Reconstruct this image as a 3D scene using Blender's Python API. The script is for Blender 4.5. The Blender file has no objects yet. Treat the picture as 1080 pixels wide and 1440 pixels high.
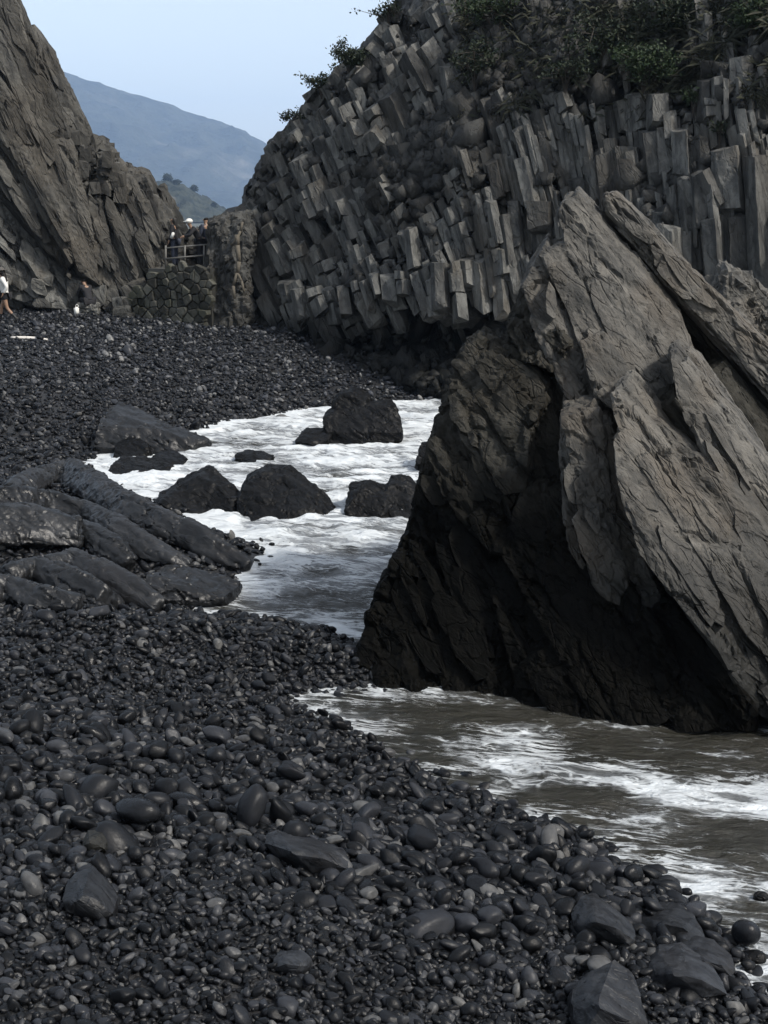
import bpy, bmesh, math, random
import numpy as np
from mathutils import Vector, Matrix, Euler

R = math.radians
scene = bpy.context.scene
COL = scene.collection

# ------------------------------------------------------------------ camera, sky, sun, exposure
F_PX, CAM_H = 1700.0, 5.0
PITCH = math.atan(420.0 / F_PX)
cam_d = bpy.data.cameras.new('camera')
cam = bpy.data.objects.new('camera', cam_d); COL.objects.link(cam)
cam.location = (0, 0, CAM_H); cam.rotation_euler = (math.pi/2 - PITCH, 0, 0)
cam_d.sensor_fit = 'VERTICAL'; cam_d.sensor_height = 36; cam_d.lens = F_PX/1440*36
cam_d.clip_end = 30000; cam_d.clip_start = 0.1
scene.camera = cam

SUN_EL, SUN_AZ = R(47), R(118)          # azimuth clockwise from +Y: from the right, a little behind the camera
world = bpy.data.worlds.new('World'); scene.world = world; world.use_nodes = True
wn = world.node_tree.nodes; wl = world.node_tree.links
for n in list(wn): wn.remove(n)
w_out = wn.new('ShaderNodeOutputWorld'); w_bg = wn.new('ShaderNodeBackground')
sky = wn.new('ShaderNodeTexSky'); sky.sky_type = 'NISHITA'; sky.sun_disc = False
sky.sun_elevation = SUN_EL; sky.sun_rotation = SUN_AZ; sky.air_density = 1.0; sky.dust_density = 3.0; sky.ozone_density = 1.5
w_mix = wn.new('ShaderNodeMix'); w_mix.data_type = 'RGBA'; w_mix.inputs[0].default_value = 0.26
w_mix.inputs[7].default_value = (11.2, 11.2, 10.4, 1)     # the thin high cloud that veils the blue
wl.new(sky.outputs[0], w_mix.inputs[6]); wl.new(w_mix.outputs[2], w_bg.inputs[0])
w_bg.inputs[1].default_value = 0.15
wl.new(w_bg.outputs[0], w_out.inputs[0])

sd = bpy.data.lights.new('sun', 'SUN'); sd.energy = 4.3; sd.angle = R(6); sd.color = (1, .95, .87)
sun = bpy.data.objects.new('sun', sd); COL.objects.link(sun)
sun_dir = Vector((math.sin(SUN_AZ)*math.cos(SUN_EL), math.cos(SUN_AZ)*math.cos(SUN_EL), math.sin(SUN_EL)))
sun.rotation_euler = sun_dir.to_track_quat('Z', 'Y').to_euler()
sun.location = (20, -10, 40)

vs = scene.view_settings
scene.display_settings.display_device = 'sRGB'
vs.view_transform = 'Standard'; vs.look = 'None'; vs.gamma = 1; vs.use_curve_mapping = False; vs.exposure = 0.4
cy = scene.cycles
cy.max_bounces = 5; cy.diffuse_bounces = 2; cy.glossy_bounces = 2; cy.transmission_bounces = 2
cy.volume_bounces = 0; cy.transparent_max_bounces = 6; cy.use_denoising = True; cy.sample_clamp_indirect = 4

# ------------------------------------------------------------------ photo pixel -> place
CP, SP = math.cos(PITCH), math.sin(PITCH)
def ray(px, py):
    a = (px-540)/F_PX; b = (720-py)/F_PX
    return np.array((a, CP + b*SP, -SP + b*CP))
def P(px, py, d):
    v = ray(px, py); return np.array((0, 0, CAM_H)) + v*(d/v[1])
def G(px, py, z=0.0):
    v = ray(px, py); return np.array((0, 0, CAM_H)) + v*((z-CAM_H)/v[2])
def px_of(p):                              # world -> photo pixel
    p = np.asarray(p, float); q = p - np.array((0, 0, CAM_H))
    dep = q[..., 1]*CP - q[..., 2]*SP; up = q[..., 1]*SP + q[..., 2]*CP
    return 540 + F_PX*q[..., 0]/dep, 720 - F_PX*up/dep, dep

# ------------------------------------------------------------------ noise in numpy
def hash3(i, j, k, seed=0):
    h = (i.astype(np.int64)*374761393 + j.astype(np.int64)*668265263 + k.astype(np.int64)*2147483647 + seed*1274126177) & 0xffffffff
    h = ((h ^ (h >> 13))*1274126177) & 0xffffffff
    h = ((h ^ (h >> 15))*2246822519) & 0xffffffff
    return (h ^ (h >> 16)) & 0xffffffff
GR = np.array([(1,1,0),(-1,1,0),(1,-1,0),(-1,-1,0),(1,0,1),(-1,0,1),(1,0,-1),(-1,0,-1),(0,1,1),(0,-1,1),(0,1,-1),(0,-1,-1)], float)
def perlin(p, seed=0):
    p = np.asarray(p, float); i = np.floor(p).astype(np.int64); f = p - i
    u = f*f*f*(f*(f*6-15)+10); out = 0
    for dx in (0, 1):
        for dy in (0, 1):
            for dz in (0, 1):
                g = GR[hash3(i[:,0]+dx, i[:,1]+dy, i[:,2]+dz, seed) % 12]
                d = g[:,0]*(f[:,0]-dx) + g[:,1]*(f[:,1]-dy) + g[:,2]*(f[:,2]-dz)
                w = (u[:,0] if dx else 1-u[:,0])*(u[:,1] if dy else 1-u[:,1])*(u[:,2] if dz else 1-u[:,2])
                out = out + d*w
    return out
def fbm(p, octv=4, seed=0, gain=.5, lac=2.03):
    s = 0; a = 1.0; p = np.asarray(p, float)
    for o in range(octv):
        s = s + a*perlin(p, seed+o); p = p*lac + 13.7; a *= gain
    return s
def worley(p, seed=0):
    p = np.asarray(p, float); i = np.floor(p).astype(np.int64); f = p - i
    n = len(p); f1 = np.full(n, 9.); f2 = np.full(n, 9.); cid = np.zeros(n)
    for dx in (-1, 0, 1):
        for dy in (-1, 0, 1):
            for dz in (-1, 0, 1):
                h = hash3(i[:,0]+dx, i[:,1]+dy, i[:,2]+dz, seed)
                ox = (h & 1023)/1023.; oy = ((h >> 10) & 1023)/1023.; oz = ((h >> 20) & 1023)/1023.
                d = (dx+ox-f[:,0])**2 + (dy+oy-f[:,1])**2 + (dz+oz-f[:,2])**2
                m = d < f1
                f2 = np.where(m, f1, np.minimum(f2, d)); cid = np.where(m, ((h*2654435761) >> 7 & 0xffff)/65535., cid); f1 = np.where(m, d, f1)
    return np.sqrt(f1), np.sqrt(f2), cid

# ------------------------------------------------------------------ objects
def tag(o, label=None, cat=None, group=None, kind=None):
    if label: o['label'] = label
    if cat: o['category'] = cat
    if group: o['group'] = group
    if kind: o['kind'] = kind
    return o
def link(name, me, mat=None, parent=None, smooth=False):
    o = bpy.data.objects.new(name, me); COL.objects.link(o)
    if mat is not None and not me.materials: me.materials.append(mat)
    if parent is not None: o.parent = parent
    if smooth: me.shade_smooth()
    return o
def empty(name, loc=(0, 0, 0), rz=0.0):
    o = bpy.data.objects.new(name, None); COL.objects.link(o); o.location = loc; o.rotation_euler = (0, 0, rz)
    o.empty_display_size = .2
    return o
def mesh_np(name, v, faces):
    me = bpy.data.meshes.new(name); v = np.asarray(v, np.float32)
    if isinstance(faces, np.ndarray):
        k = faces.shape[1]; nf = len(faces)
        me.vertices.add(len(v)); me.vertices.foreach_set('co', v.ravel())
        me.loops.add(nf*k); me.loops.foreach_set('vertex_index', faces.astype(np.int32).ravel())
        me.polygons.add(nf); me.polygons.foreach_set('loop_start', np.arange(0, nf*k, k, dtype=np.int32))
        me.update(calc_edges=True); me.validate()
    else:
        me.from_pydata([tuple(map(float, x)) for x in v], [], faces); me.update()
    return me
def attr(me, name, vals, typ='FLOAT'):
    a = me.attributes.new(name, typ, 'POINT')
    key = 'vector' if typ == 'FLOAT_VECTOR' else 'value'
    a.data.foreach_set(key, np.asarray(vals, np.int32 if typ == 'INT' else np.float32).ravel())
def co_of(me):
    a = np.empty(len(me.vertices)*3, np.float32); me.vertices.foreach_get('co', a); return a.reshape(-1, 3).astype(float)
def no_of(me):
    a = np.empty(len(me.vertices)*3, np.float32); me.vertices.foreach_get('normal', a); return a.reshape(-1, 3).astype(float)
def local(o, loc):                          # move a world-space mesh's origin to loc
    loc = np.asarray(loc, float)
    o.data.transform(Matrix.Translation(-Vector(loc))); o.location = Vector(loc); return o

# ------------------------------------------------------------------ materials
class NT:
    def __init__(s, name):
        s.m = bpy.data.materials.new(name); s.m.use_nodes = True; s.t = s.m.node_tree
        s.b = s.t.nodes['Principled BSDF']; s.out = s.t.nodes['Material Output']
    def n(s, typ, **kw):
        nd = s.t.nodes.new(typ)
        for k, v in kw.items(): setattr(nd, k, v)
        return nd
    def l(s, a, b): s.t.links.new(a, b)
    def val(s, sock, v):
        if hasattr(v, 'is_output'): s.l(v, sock)
        else: sock.default_value = v
    def math(s, op, a, b=None, c=None, clamp=False):
        nd = s.n('ShaderNodeMath', operation=op, use_clamp=clamp); s.val(nd.inputs[0], a)
        if b is not None: s.val(nd.inputs[1], b)
        if c is not None: s.val(nd.inputs[2], c)
        return nd.outputs[0]
    def ramp(s, x, lo, hi, a=0., b=1.):
        nd = s.n('ShaderNodeMapRange', interpolation_type='SMOOTHSTEP'); s.val(nd.inputs[0], x)
        for i, v in zip((1, 2, 3, 4), (lo, hi, a, b)): s.val(nd.inputs[i], v)
        return nd.outputs[0]
    def mix(s, f, a, b):
        nd = s.n('ShaderNodeMix', data_type='RGBA'); s.val(nd.inputs[0], f)
        for i, v in ((6, a), (7, b)): s.val(nd.inputs[i], (*v, 1) if isinstance(v, tuple) and len(v) == 3 else v)
        return nd.outputs[2]
    def map(s, vec, scale=(1, 1, 1), rot=(0, 0, 0), loc=(0, 0, 0)):
        nd = s.n('ShaderNodeMapping'); s.l(vec, nd.inputs[0]); nd.inputs[1].default_value = loc
        nd.inputs[2].default_value = rot; nd.inputs[3].default_value = scale; return nd.outputs[0]
    def noise(s, vec, scale, detail=4, rough=.55, dist=0., typ='FBM', col=False):
        nd = s.n('ShaderNodeTexNoise', noise_type=typ); s.l(vec, nd.inputs['Vector']); nd.inputs['Scale'].default_value = scale
        nd.inputs['Detail'].default_value = detail; nd.inputs['Roughness'].default_value = rough; nd.inputs['Distortion'].default_value = dist
        return nd.outputs['Color' if col else 'Fac']
    def voro(s, vec, scale, feat='DISTANCE_TO_EDGE', out='Distance', rnd=1.):
        nd = s.n('ShaderNodeTexVoronoi', feature=feat); s.l(vec, nd.inputs['Vector']); nd.inputs['Scale'].default_value = scale
        nd.inputs['Randomness'].default_value = rnd; return nd.outputs[out]
    def bump(s, h, strength, dist, base=None):
        nd = s.n('ShaderNodeBump'); s.l(h, nd.inputs['Height']); nd.inputs['Strength'].default_value = strength; nd.inputs['Distance'].default_value = dist
        if base is not None: s.l(base, nd.inputs['Normal'])
        return nd.outputs[0]
    def pos(s): return s.n('ShaderNodeNewGeometry').outputs['Position']
    def xyz(s, v):
        nd = s.n('ShaderNodeSeparateXYZ'); s.l(v, nd.inputs[0]); return nd.outputs
def plain(name, col, rough=.7, spec=.3, var=.25, scale=6.):
    t = NT(name); f = t.noise(t.pos(), scale, 4)
    t.l(t.mix(f, tuple(c*(1-var) for c in col), tuple(min(1, c*(1+var)) for c in col)), t.b.inputs['Base Color'])
    t.b.inputs['Roughness'].default_value = rough; t.b.inputs['Specular IOR Level'].default_value = spec
    return t.m
def warp(t, v, scale, amt):
    c = t.noise(v, scale, 3, col=True)
    sub = t.n('ShaderNodeVectorMath', operation='SUBTRACT'); t.l(c, sub.inputs[0]); sub.inputs[1].default_value = (.5, .5, .5)
    sc = t.n('ShaderNodeVectorMath', operation='SCALE'); t.l(sub.outputs[0], sc.inputs[0]); sc.inputs[3].default_value = amt
    ad = t.n('ShaderNodeVectorMath', operation='ADD'); t.l(v, ad.inputs[0]); t.l(sc.outputs[0], ad.inputs[1])
    return ad.outputs[0]
def basis(ex, ez):
    """frame of a rock's bedding: ex along the grain, ez out of the bedding plane"""
    ex = Vector(ex).normalized(); ez = Vector(ez); ez = (ez - ex*ez.dot(ex)).normalized(); ey = ez.cross(ex)
    return Matrix((ex, ey, ez)).transposed()
B_STACK = basis((.58, -.2, -.79), (.15, -.85, .5)); B_LEFT = basis((.40, -.05, -.915), (.7, -.65, .3)); B_COL = basis((.25, -.25, -.93), (0, -1, .3)); B_RIDGE = basis((.8, -.45, -.4), (.3, -.3, .9))
def rock_mat(name, ca, cb, cc, B=B_STACK, size=1., wet=None, wet_soft=.5, bump=1., rough=.85, crack=1., per_obj=.35, wetcol=(.006, .0065, .006), stretch=2.2, spec=.2, flake=1.):
    """layered, cracked rock: ca/cb main tones, cc stain; 'wet' = height of the tide mark"""
    t = NT(name); p = t.pos()
    q = t.map(p, (1, 1, 1), B.transposed().to_euler()); qw = warp(t, q, 1.5/size, .22*size)
    st = t.map(qw, (1/stretch, 1, 1))
    n_big = t.noise(q, .55/size, 4, .6); n_str = t.noise(t.map(qw, (.3, 1.5, 2.2)), 2.4/size, 7, .6); n_fin = t.noise(p, 34/size, 5, .65)
    blot = t.noise(p, 3.1/size, 6, .62, .6); n_fl = t.noise(st, 1.25/size, 5, .5, .5)
    # thin flakes split off one above the other: a staircase of the noise
    def stairs(x, k, e=.2):
        y = t.math('MULTIPLY', x, k); fl = t.math('FLOOR', y); fr = t.math('SUBTRACT', y, fl)
        return t.math('DIVIDE', t.math('ADD', fl, t.ramp(fr, 0, e)), k), fr
    s1, fr1 = stairs(n_fl, 9.); s2, fr2 = stairs(t.noise(t.map(qw, (.6, 1, 1)), 3.6/size, 4, .5, .4), 6., .25)
    c = t.mix(t.ramp(n_str, .34, .66), ca, cb)
    c = t.mix(t.math('MULTIPLY', t.ramp(n_big, .46, .68), .8), c, cc)
    c = t.mix(t.ramp(blot, .3, .46, .5, 0), c, tuple(x*.5 for x in ca))
    c = t.mix(t.ramp(blot, .58, .74, 0, .5), c, tuple(min(1, x*1.45) for x in cb))
    c = t.mix(t.ramp(n_fin, .35, .65, .22, 0), c, tuple(x*.5 for x in ca))
    rnd = t.n('ShaderNodeObjectInfo').outputs['Random']
    hsv = t.n('ShaderNodeHueSaturation'); t.l(c, hsv.inputs['Color']); t.l(t.ramp(rnd, 0, 1, 1-per_obj, 1+per_obj), hsv.inputs['Value'])
    c = hsv.outputs[0]
    t.b.inputs['Roughness'].default_value = rough
    t.b.inputs['Specular IOR Level'].default_value = spec
    ck = t.voro(t.map(qw, (.13, 1.2, 1.2)), 1.9/size); ck2 = t.voro(t.map(qw, (.2, 1.2, 1.3)), 4.4/size)
    m1 = t.ramp(t.noise(p, 1.4/size, 3), .46, .6)
    crk = t.math('MULTIPLY', t.ramp(ck, 0, .04, 1, 0), m1); crk2 = t.math('MULTIPLY', t.ramp(ck2, 0, .045, 1, 0), t.ramp(n_big, .5, .66))
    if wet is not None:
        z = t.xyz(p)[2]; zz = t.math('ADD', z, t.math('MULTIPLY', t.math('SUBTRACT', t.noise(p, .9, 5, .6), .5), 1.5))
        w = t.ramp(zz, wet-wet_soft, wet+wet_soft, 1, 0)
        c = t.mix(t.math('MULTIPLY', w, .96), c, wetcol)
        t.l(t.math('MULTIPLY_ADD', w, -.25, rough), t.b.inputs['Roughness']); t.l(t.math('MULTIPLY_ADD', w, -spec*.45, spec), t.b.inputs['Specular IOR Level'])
    t.l(c, t.b.inputs['Base Color'])
    h = t.math('ADD', t.math('MULTIPLY', s1, 2.0*flake), t.math('MULTIPLY', s2, .5*flake))
    h = t.math('ADD', h, t.math('MULTIPLY', n_str, .4)); h = t.math('ADD', h, t.math('MULTIPLY', n_fin, .12))
    h = t.math('SUBTRACT', h, t.math('MULTIPLY', crk, .5*crack)); h = t.math('SUBTRACT', h, t.math('MULTIPLY', crk2, .2*crack))
    t.l(t.bump(h, 1.*bump, .085*size), t.b.inputs['Normal'])
    return t.m

M = {}
M['cliff'] = rock_mat('cliff_stone', (0.0272, 0.0281, 0.0273), (0.0891, 0.0888, 0.0825), (0.0528, 0.0481, 0.0402), B_COL, size=.9, wet=1.7, per_obj=.5, stretch=1.8, spec=.25, rough=.75)
M['left'] = rock_mat('slab_stone', (0.0226, 0.0229, 0.0223), (0.0755, 0.0733, 0.0660), (0.0543, 0.0488, 0.0402), B_LEFT, size=1.9, per_obj=.3, stretch=4, bump=.9)
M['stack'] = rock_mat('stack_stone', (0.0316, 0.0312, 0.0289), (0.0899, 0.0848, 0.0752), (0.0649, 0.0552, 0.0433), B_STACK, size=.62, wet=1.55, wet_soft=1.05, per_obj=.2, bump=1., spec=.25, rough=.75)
M['stack_shaded'] = rock_mat('stack_shaded_wet_stone', (0.0135, 0.0135, 0.0120), (0.0375, 0.0360, 0.0315), (0.0270, 0.0240, 0.0188), B_STACK, size=.62, wet=2.2, wet_soft=.6, per_obj=.2, bump=1., spec=.06, wetcol=(.0016, .0016, .0013))  # stack stone with shade of turned-away faces put into its colour; wet low down
M['block'] = rock_mat('shore_block_stone', (.006, .0064, .0075), (.022, .0238, .027), (.014, .014, .015), B_RIDGE, size=.22, per_obj=.3, rough=.42, bump=.45, stretch=3, spec=.22)
M['ridge'] = rock_mat('ridge_stone', (0.0056, 0.0061, 0.0068), (0.0192, 0.0204, 0.0224), (0.0104, 0.0104, 0.0112), B_RIDGE, size=.6, per_obj=.25, rough=.38, bump=.32, stretch=5, spec=.24)
M['sea_rock'] = rock_mat('sea_boulder_stone', (.003, .0033, .0036), (.007, .0073, .008), (.005, .005, .005), B_RIDGE, size=.45, per_obj=.2, rough=.4, bump=.7, spec=.1)

# pebbles: one look per stone through the object's random number
def pebble_mat(name, tones, rough=.5):
    t = NT(name); oi = t.n('ShaderNodeObjectInfo'); tc = t.n('ShaderNodeTexCoord').outputs['Object']
    cr = t.n('ShaderNodeValToRGB'); t.l(oi.outputs['Random'], cr.inputs[0])
    e = cr.color_ramp.elements
    while len(e) < len(tones): e.new(.5)
    for k, (pos, c) in enumerate(tones): e[k].position = pos; e[k].color = (*c, 1)
    n1 = t.noise(tc, 2.2, 5, .6); n2 = t.noise(tc, 9., 6, .65)
    dry = t.ramp(t.math('ADD', t.xyz(t.pos())[1], t.math('MULTIPLY', t.noise(t.pos(), .5, 3), 6)), 30, 37, 1., 1.9)
    dm = t.n('ShaderNodeVectorMath', operation='SCALE'); t.l(cr.outputs[0], dm.inputs[0]); t.l(dry, dm.inputs[3])
    c = t.mix(t.ramp(n1, .35, .7, .0, .55), dm.outputs[0], (.008, .0085, .010))
    t.l(c, t.b.inputs['Base Color'])
    t.l(t.math('ADD', t.ramp(n2, .3, .7, rough-.1, rough+.12), t.math('MULTIPLY', t.math('FRACT', t.math('MULTIPLY', oi.outputs['Random'], 37.)), .22)), t.b.inputs['Roughness']); t.b.inputs['Specular IOR Level'].default_value = .15
    t.l(t.bump(n2, .12, .08), t.b.inputs['Normal'])
    return t.m
M['pebble'] = pebble_mat('pebble_stone', [(0, (.0025, .0028, .0033)), (.4, (.0044, .0051, .0062)), (.75, (.0105, .0116, .014)), (.9, (.027, .029, .034)), (1, (.085, .085, .083))], .25)

# ------------------------------------------------------------------ the beach and the inlet
def dist_poly(x, y, poly):
    x = np.asarray(x, float); y = np.asarray(y, float)
    d = np.full(x.shape, 1e9); ins = np.zeros(x.shape, bool); n = len(poly)
    for i in range(n):
        ax, ay = poly[i]; bx, by = poly[(i+1) % n]
        ex, ey = bx-ax, by-ay; L = ex*ex+ey*ey + 1e-12
        t = np.clip(((x-ax)*ex + (y-ay)*ey)/L, 0, 1)
        d = np.minimum(d, (x-ax-t*ex)**2 + (y-ay-t*ey)**2)
        c = ((ay > y) != (by > y)) & (x < (bx-ax)*(y-ay)/((by-ay) if by != ay else 1e-12) + ax)
        ins ^= c
    d = np.sqrt(d); return np.where(ins, -d, d)
shore_px = [(1062, 1405), (1010, 1325), (965, 1280), (900, 1236), (820, 1196), (740, 1166), (620, 1112), (560, 1078), (480, 1033), (425, 1006), (386, 986),
            (445, 972), (505, 968), (560, 958), (565, 926), (500, 913), (440, 889), (330, 869), (238, 853), (250, 838), (320, 826), (352, 795), (340, 765), (285, 745),
            (225, 706), (160, 690), (118, 662), (100, 648), (150, 640), (215, 626), (275, 606), (335, 588), (450, 573), (600, 559), (640, 557)]
WATER = [(8.5, 2.5), (4.2, 5.2)] + [tuple(G(a, b)[:2]) for a, b in shore_px] + [(6.5, 31.), (12, 27.5), (22, 23), (22, 2.5)]
def land_h(x, y):
    s = dist_poly(x, y, WATER)
    s = s + .35*perlin(np.stack([x*.8, y*.8, 0*x], -1), 3) + .12*perlin(np.stack([x*2.6, y*2.6, 0*x], -1), 4)
    up = 2.35*(1-np.exp(-np.maximum(s, 0)*.115))
    far = np.clip((y-15)/12, 0, 1)
    up = up*(1 - .22*far*np.clip(1-s/6, 0, 1))
    z = np.where(s > 0, up, np.maximum(s*.3, -1.2))
    z = z + .05*perlin(np.stack([x*.45, y*.45, 0*x+5], -1), 7)*np.clip(s, 0, 1)
    return z
def land1(x, y): return float(land_h(np.array([float(x)]), np.array([float(y)]))[0])
def on_land(px, py):                        # where the line of sight through a pixel meets the beach
    v = ray(px, py); ts = np.linspace(3, 60, 600)/v[1]
    pts = np.array((0, 0, CAM_H))[None] + ts[:, None]*v[None]
    k = np.argmax(pts[:, 2] < np.maximum(land_h(pts[:, 0], pts[:, 1]), 0)); return pts[k]

def sheet(xs, ys, zf, name):
    X, Y = np.meshgrid(xs, ys); Z = zf(X.ravel(), Y.ravel())
    nx, ny = len(xs), len(ys); i = np.arange(nx*ny).reshape(ny, nx)
    f = np.stack([i[:-1, :-1], i[:-1, 1:], i[1:, 1:], i[1:, :-1]], -1).reshape(-1, 4)
    return mesh_np(name, np.stack([X.ravel(), Y.ravel(), Z], -1), f)
t = NT('shingle_bed'); p = t.pos()
n = t.noise(p, 1.1, 5, .6); c = t.mix(t.ramp(n, .35, .65), (.004, .0045, .005), (.009, .009, .010))
vb = t.voro(p, 17, 'F1'); t.l(c, t.b.inputs['Base Color']); t.b.inputs['Roughness'].default_value = .55
t.l(t.bump(t.math('ADD', t.math('MULTIPLY', vb, -1), t.math('MULTIPLY', t.noise(p, 60, 4), .4)), .8, .03), t.b.inputs['Normal'])
M['bed'] = t.m
ys = np.concatenate([np.arange(-6, 16, .14), np.arange(16, 60, .25)]); xs = np.concatenate([np.arange(-60, -16, 1.0), np.arange(-16, 24, .18), np.arange(24, 60, 1.)])
tag(link('beach', sheet(xs, ys, land_h, 'beach'), M['bed'], smooth=True), kind='structure')
me = mesh_np('ground', [(-9000, -400, -3), (9000, -400, -3), (9000, 9000, -3), (-9000, 9000, -3)], np.array([[0, 1, 2, 3]]))
tag(link('ground', me, plain('far_ground', (.06, .065, .055), .9)), kind='structure')

# water: real waves, foam by distance to the shore
yy = [4.0]
while yy[-1] < 38: yy.append(yy[-1] + .016 + yy[-1]*.0028)
xs = np.concatenate([np.arange(-9.5, 7.5, .055), np.arange(7.5, 20, .16)]); ys = np.array(yy)
X, Y = np.meshgrid(xs, ys); x = X.ravel(); y = Y.ravel()
s = -dist_poly(x, y, WATER)
far = np.clip((y-12.5)/6, 0, 1)
q = np.stack([x*.55 + .35*y, y*1.15 - .2*x, 0*x], -1)
wv = fbm(q*1.0, 4, 21, .5); rid = (1-np.abs(perlin(q*1.25 + .5*np.stack([wv, wv, 0*wv], -1), 31))*2)
chop = fbm(np.stack([x*2.2 + y*.6, y*4.6, 0*x], -1), 4, 41, .55)
z = far*(.10*wv + .055*rid**2*np.sign(rid)) + (1-far)*(.02*wv) + (.03 + .02*far)*chop
z = z*np.clip(.45 + s*.8, .25, 1)
nx, ny = len(xs), len(ys); i = np.arange(nx*ny).reshape(ny, nx)
f = np.stack([i[:-1, :-1], i[:-1, 1:], i[1:, 1:], i[1:, :-1]], -1).reshape(-1, 4)
f = f[(s[f] > -1.3).any(1)]
use = np.unique(f); rm = np.full(nx*ny, -1); rm[use] = np.arange(len(use))
me = mesh_np('sea', np.stack([x, y, z], -1)[use], rm[f])
attr(me, 'shore', s[use]); attr(me, 'crest', (far*(wv*.8 + .5*rid))[use]); attr(me, 'far', far[use])
t = NT('sea_water'); p = t.pos()
def A(nm):
    nd = t.n('ShaderNodeAttribute', attribute_name=nm); return nd.outputs['Fac']
shore, crest, farr = A('shore'), A('crest'), A('far')
X_, Y_, Z_ = t.xyz(p)
pr = t.map(p, (1, 1, 1), (0, 0, R(14))); qs = t.map(pr, (.42, 1.5, 1)); qw = warp(t, qs, .9, .55); qw = warp(t, qw, 4.0, .13)
n1 = t.noise(qw, 1.5, 12, .70, .35); qn = warp(t, warp(t, t.map(pr, (.8, 1.45, 1)), 1.3, .5), 5., .1); nn_ = t.noise(qn, 1.25, 12, .66, .2); mx = t.n('ShaderNodeMix'); t.l(farr, mx.inputs[0]); t.l(nn_, mx.inputs[2]); t.l(n1, mx.inputs[3]); n1 = mx.outputs[0]
lace = t.math('MAXIMUM', t.ramp(t.voro(qn, 2.6), .0, .11, 1, 0), t.ramp(t.voro(qn, 6.5), .0, .13, .85, 0))
n2 = t.noise(t.map(qw, (.8, 1.7, 1), (0, 0, R(4)), (7, 3, 0)), 3.4, 9, .68, .3); fine = t.noise(qw, 16, 8, .7)
line = t.math('SUBTRACT', 1, t.math('MULTIPLY', t.math('ABSOLUTE', t.math('SUBTRACT', n2, .5)), 7.))
band = t.noise(t.map(p, (.2, .62, 1), (0, 0, R(-14))), 1.0, 3, .5, .6)
# the long raft of foam drifting past the foot of the stack
yl = t.math('ADD', Y_, t.math('MULTIPLY', X_, .5)); rm_ = t.math('ABSOLUTE', t.math('SUBTRACT', yl, t.math('ADD', 11.35, t.math('MULTIPLY', t.math('SUBTRACT', t.noise(p, .6, 4), .5), 1.6))))
raft = t.math('MULTIPLY', t.ramp(rm_, .1, .75, 1, 0), t.ramp(X_, .3, 1.6, 0, 1))
near_sh = t.math('MULTIPLY', t.ramp(shore, -.05, 1.1, 1, 0), t.ramp(t.noise(p, 1.1, 3), .35, .6, .35, 1.25))
dens = t.math('ADD', t.math('MULTIPLY', near_sh, .15), t.math('MULTIPLY', farr, t.math('ADD', .115, t.math('MULTIPLY', crest, .22))))
dens = t.math('ADD', dens, t.math('MULTIPLY', raft, .185)); dens = t.math('ADD', dens, t.math('MULTIPLY', t.math('SUBTRACT', band, .5), .30))
dens = t.math('ADD', dens, t.math('MULTIPLY', t.math('SUBTRACT', fine, .5), .22)); dens = t.math('SUBTRACT', dens, .07)
thick_f = t.ramp(t.math('ADD', n1, dens), .60, .645)
lines_f = t.ramp(t.math('ADD', t.math('ADD', line, t.math('MULTIPLY', dens, 3.2)), t.math('MULTIPLY', t.math('SUBTRACT', 1, farr), .05)), .78, 1.05)
holes = t.voro(t.map(qw, (.8, 1.1, 1)), 3.4); lace_f = t.math('MULTIPLY', lace, t.math('MULTIPLY', t.ramp(t.math('ADD', nn_, dens), .50, .60), t.math('MULTIPLY_ADD', farr, -.7, .9)))
foam = t.math('MAXIMUM', t.math('MAXIMUM', thick_f, lace_f), t.math('MULTIPLY', lines_f, .8))
hole_f = t.ramp(t.math('ADD', holes, t.math('MULTIPLY', fine, .35)), .34, .48, 1, .12); foam = t.math('MULTIPLY', foam, t.math('ADD', hole_f, t.ramp(dens, .12, .3, 0, .8), None, True))
milk = t.ramp(t.math('ADD', t.math('ADD', n1, t.math('MULTIPLY', farr, .06)), t.math('MULTIPLY', dens, 1.2)), .44, .68, 0, .95)
col = t.mix(t.ramp(band, .3, .7), (.014, .0138, .0105), (.026, .0245, .019))
col = t.mix(t.math('MULTIPLY', milk, t.math('MULTIPLY_ADD', farr, .6, .4)), col, (.19, .205, .22))
col = t.mix(foam, col, (.50, .53, .55))
t.l(col, t.b.inputs['Base Color'])
t.l(t.math('MULTIPLY_ADD', foam, .55, .09), t.b.inputs['Roughness']); t.b.inputs['IOR'].default_value = 1.33
t.b.inputs['Specular IOR Level'].default_value = .5
rip = t.noise(t.map(p, (4., 11., 1), (0, 0, R(-8))), 1.0, 6, .62, .5)
bb = t.bump(rip, 1., .085); t.l(t.bump(t.math('ADD', foam, t.math('MULTIPLY', fine, .4)), .5, .03, bb), t.b.inputs['Normal'])
tag(link('sea', me, t.m, smooth=True), kind='structure')

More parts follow.
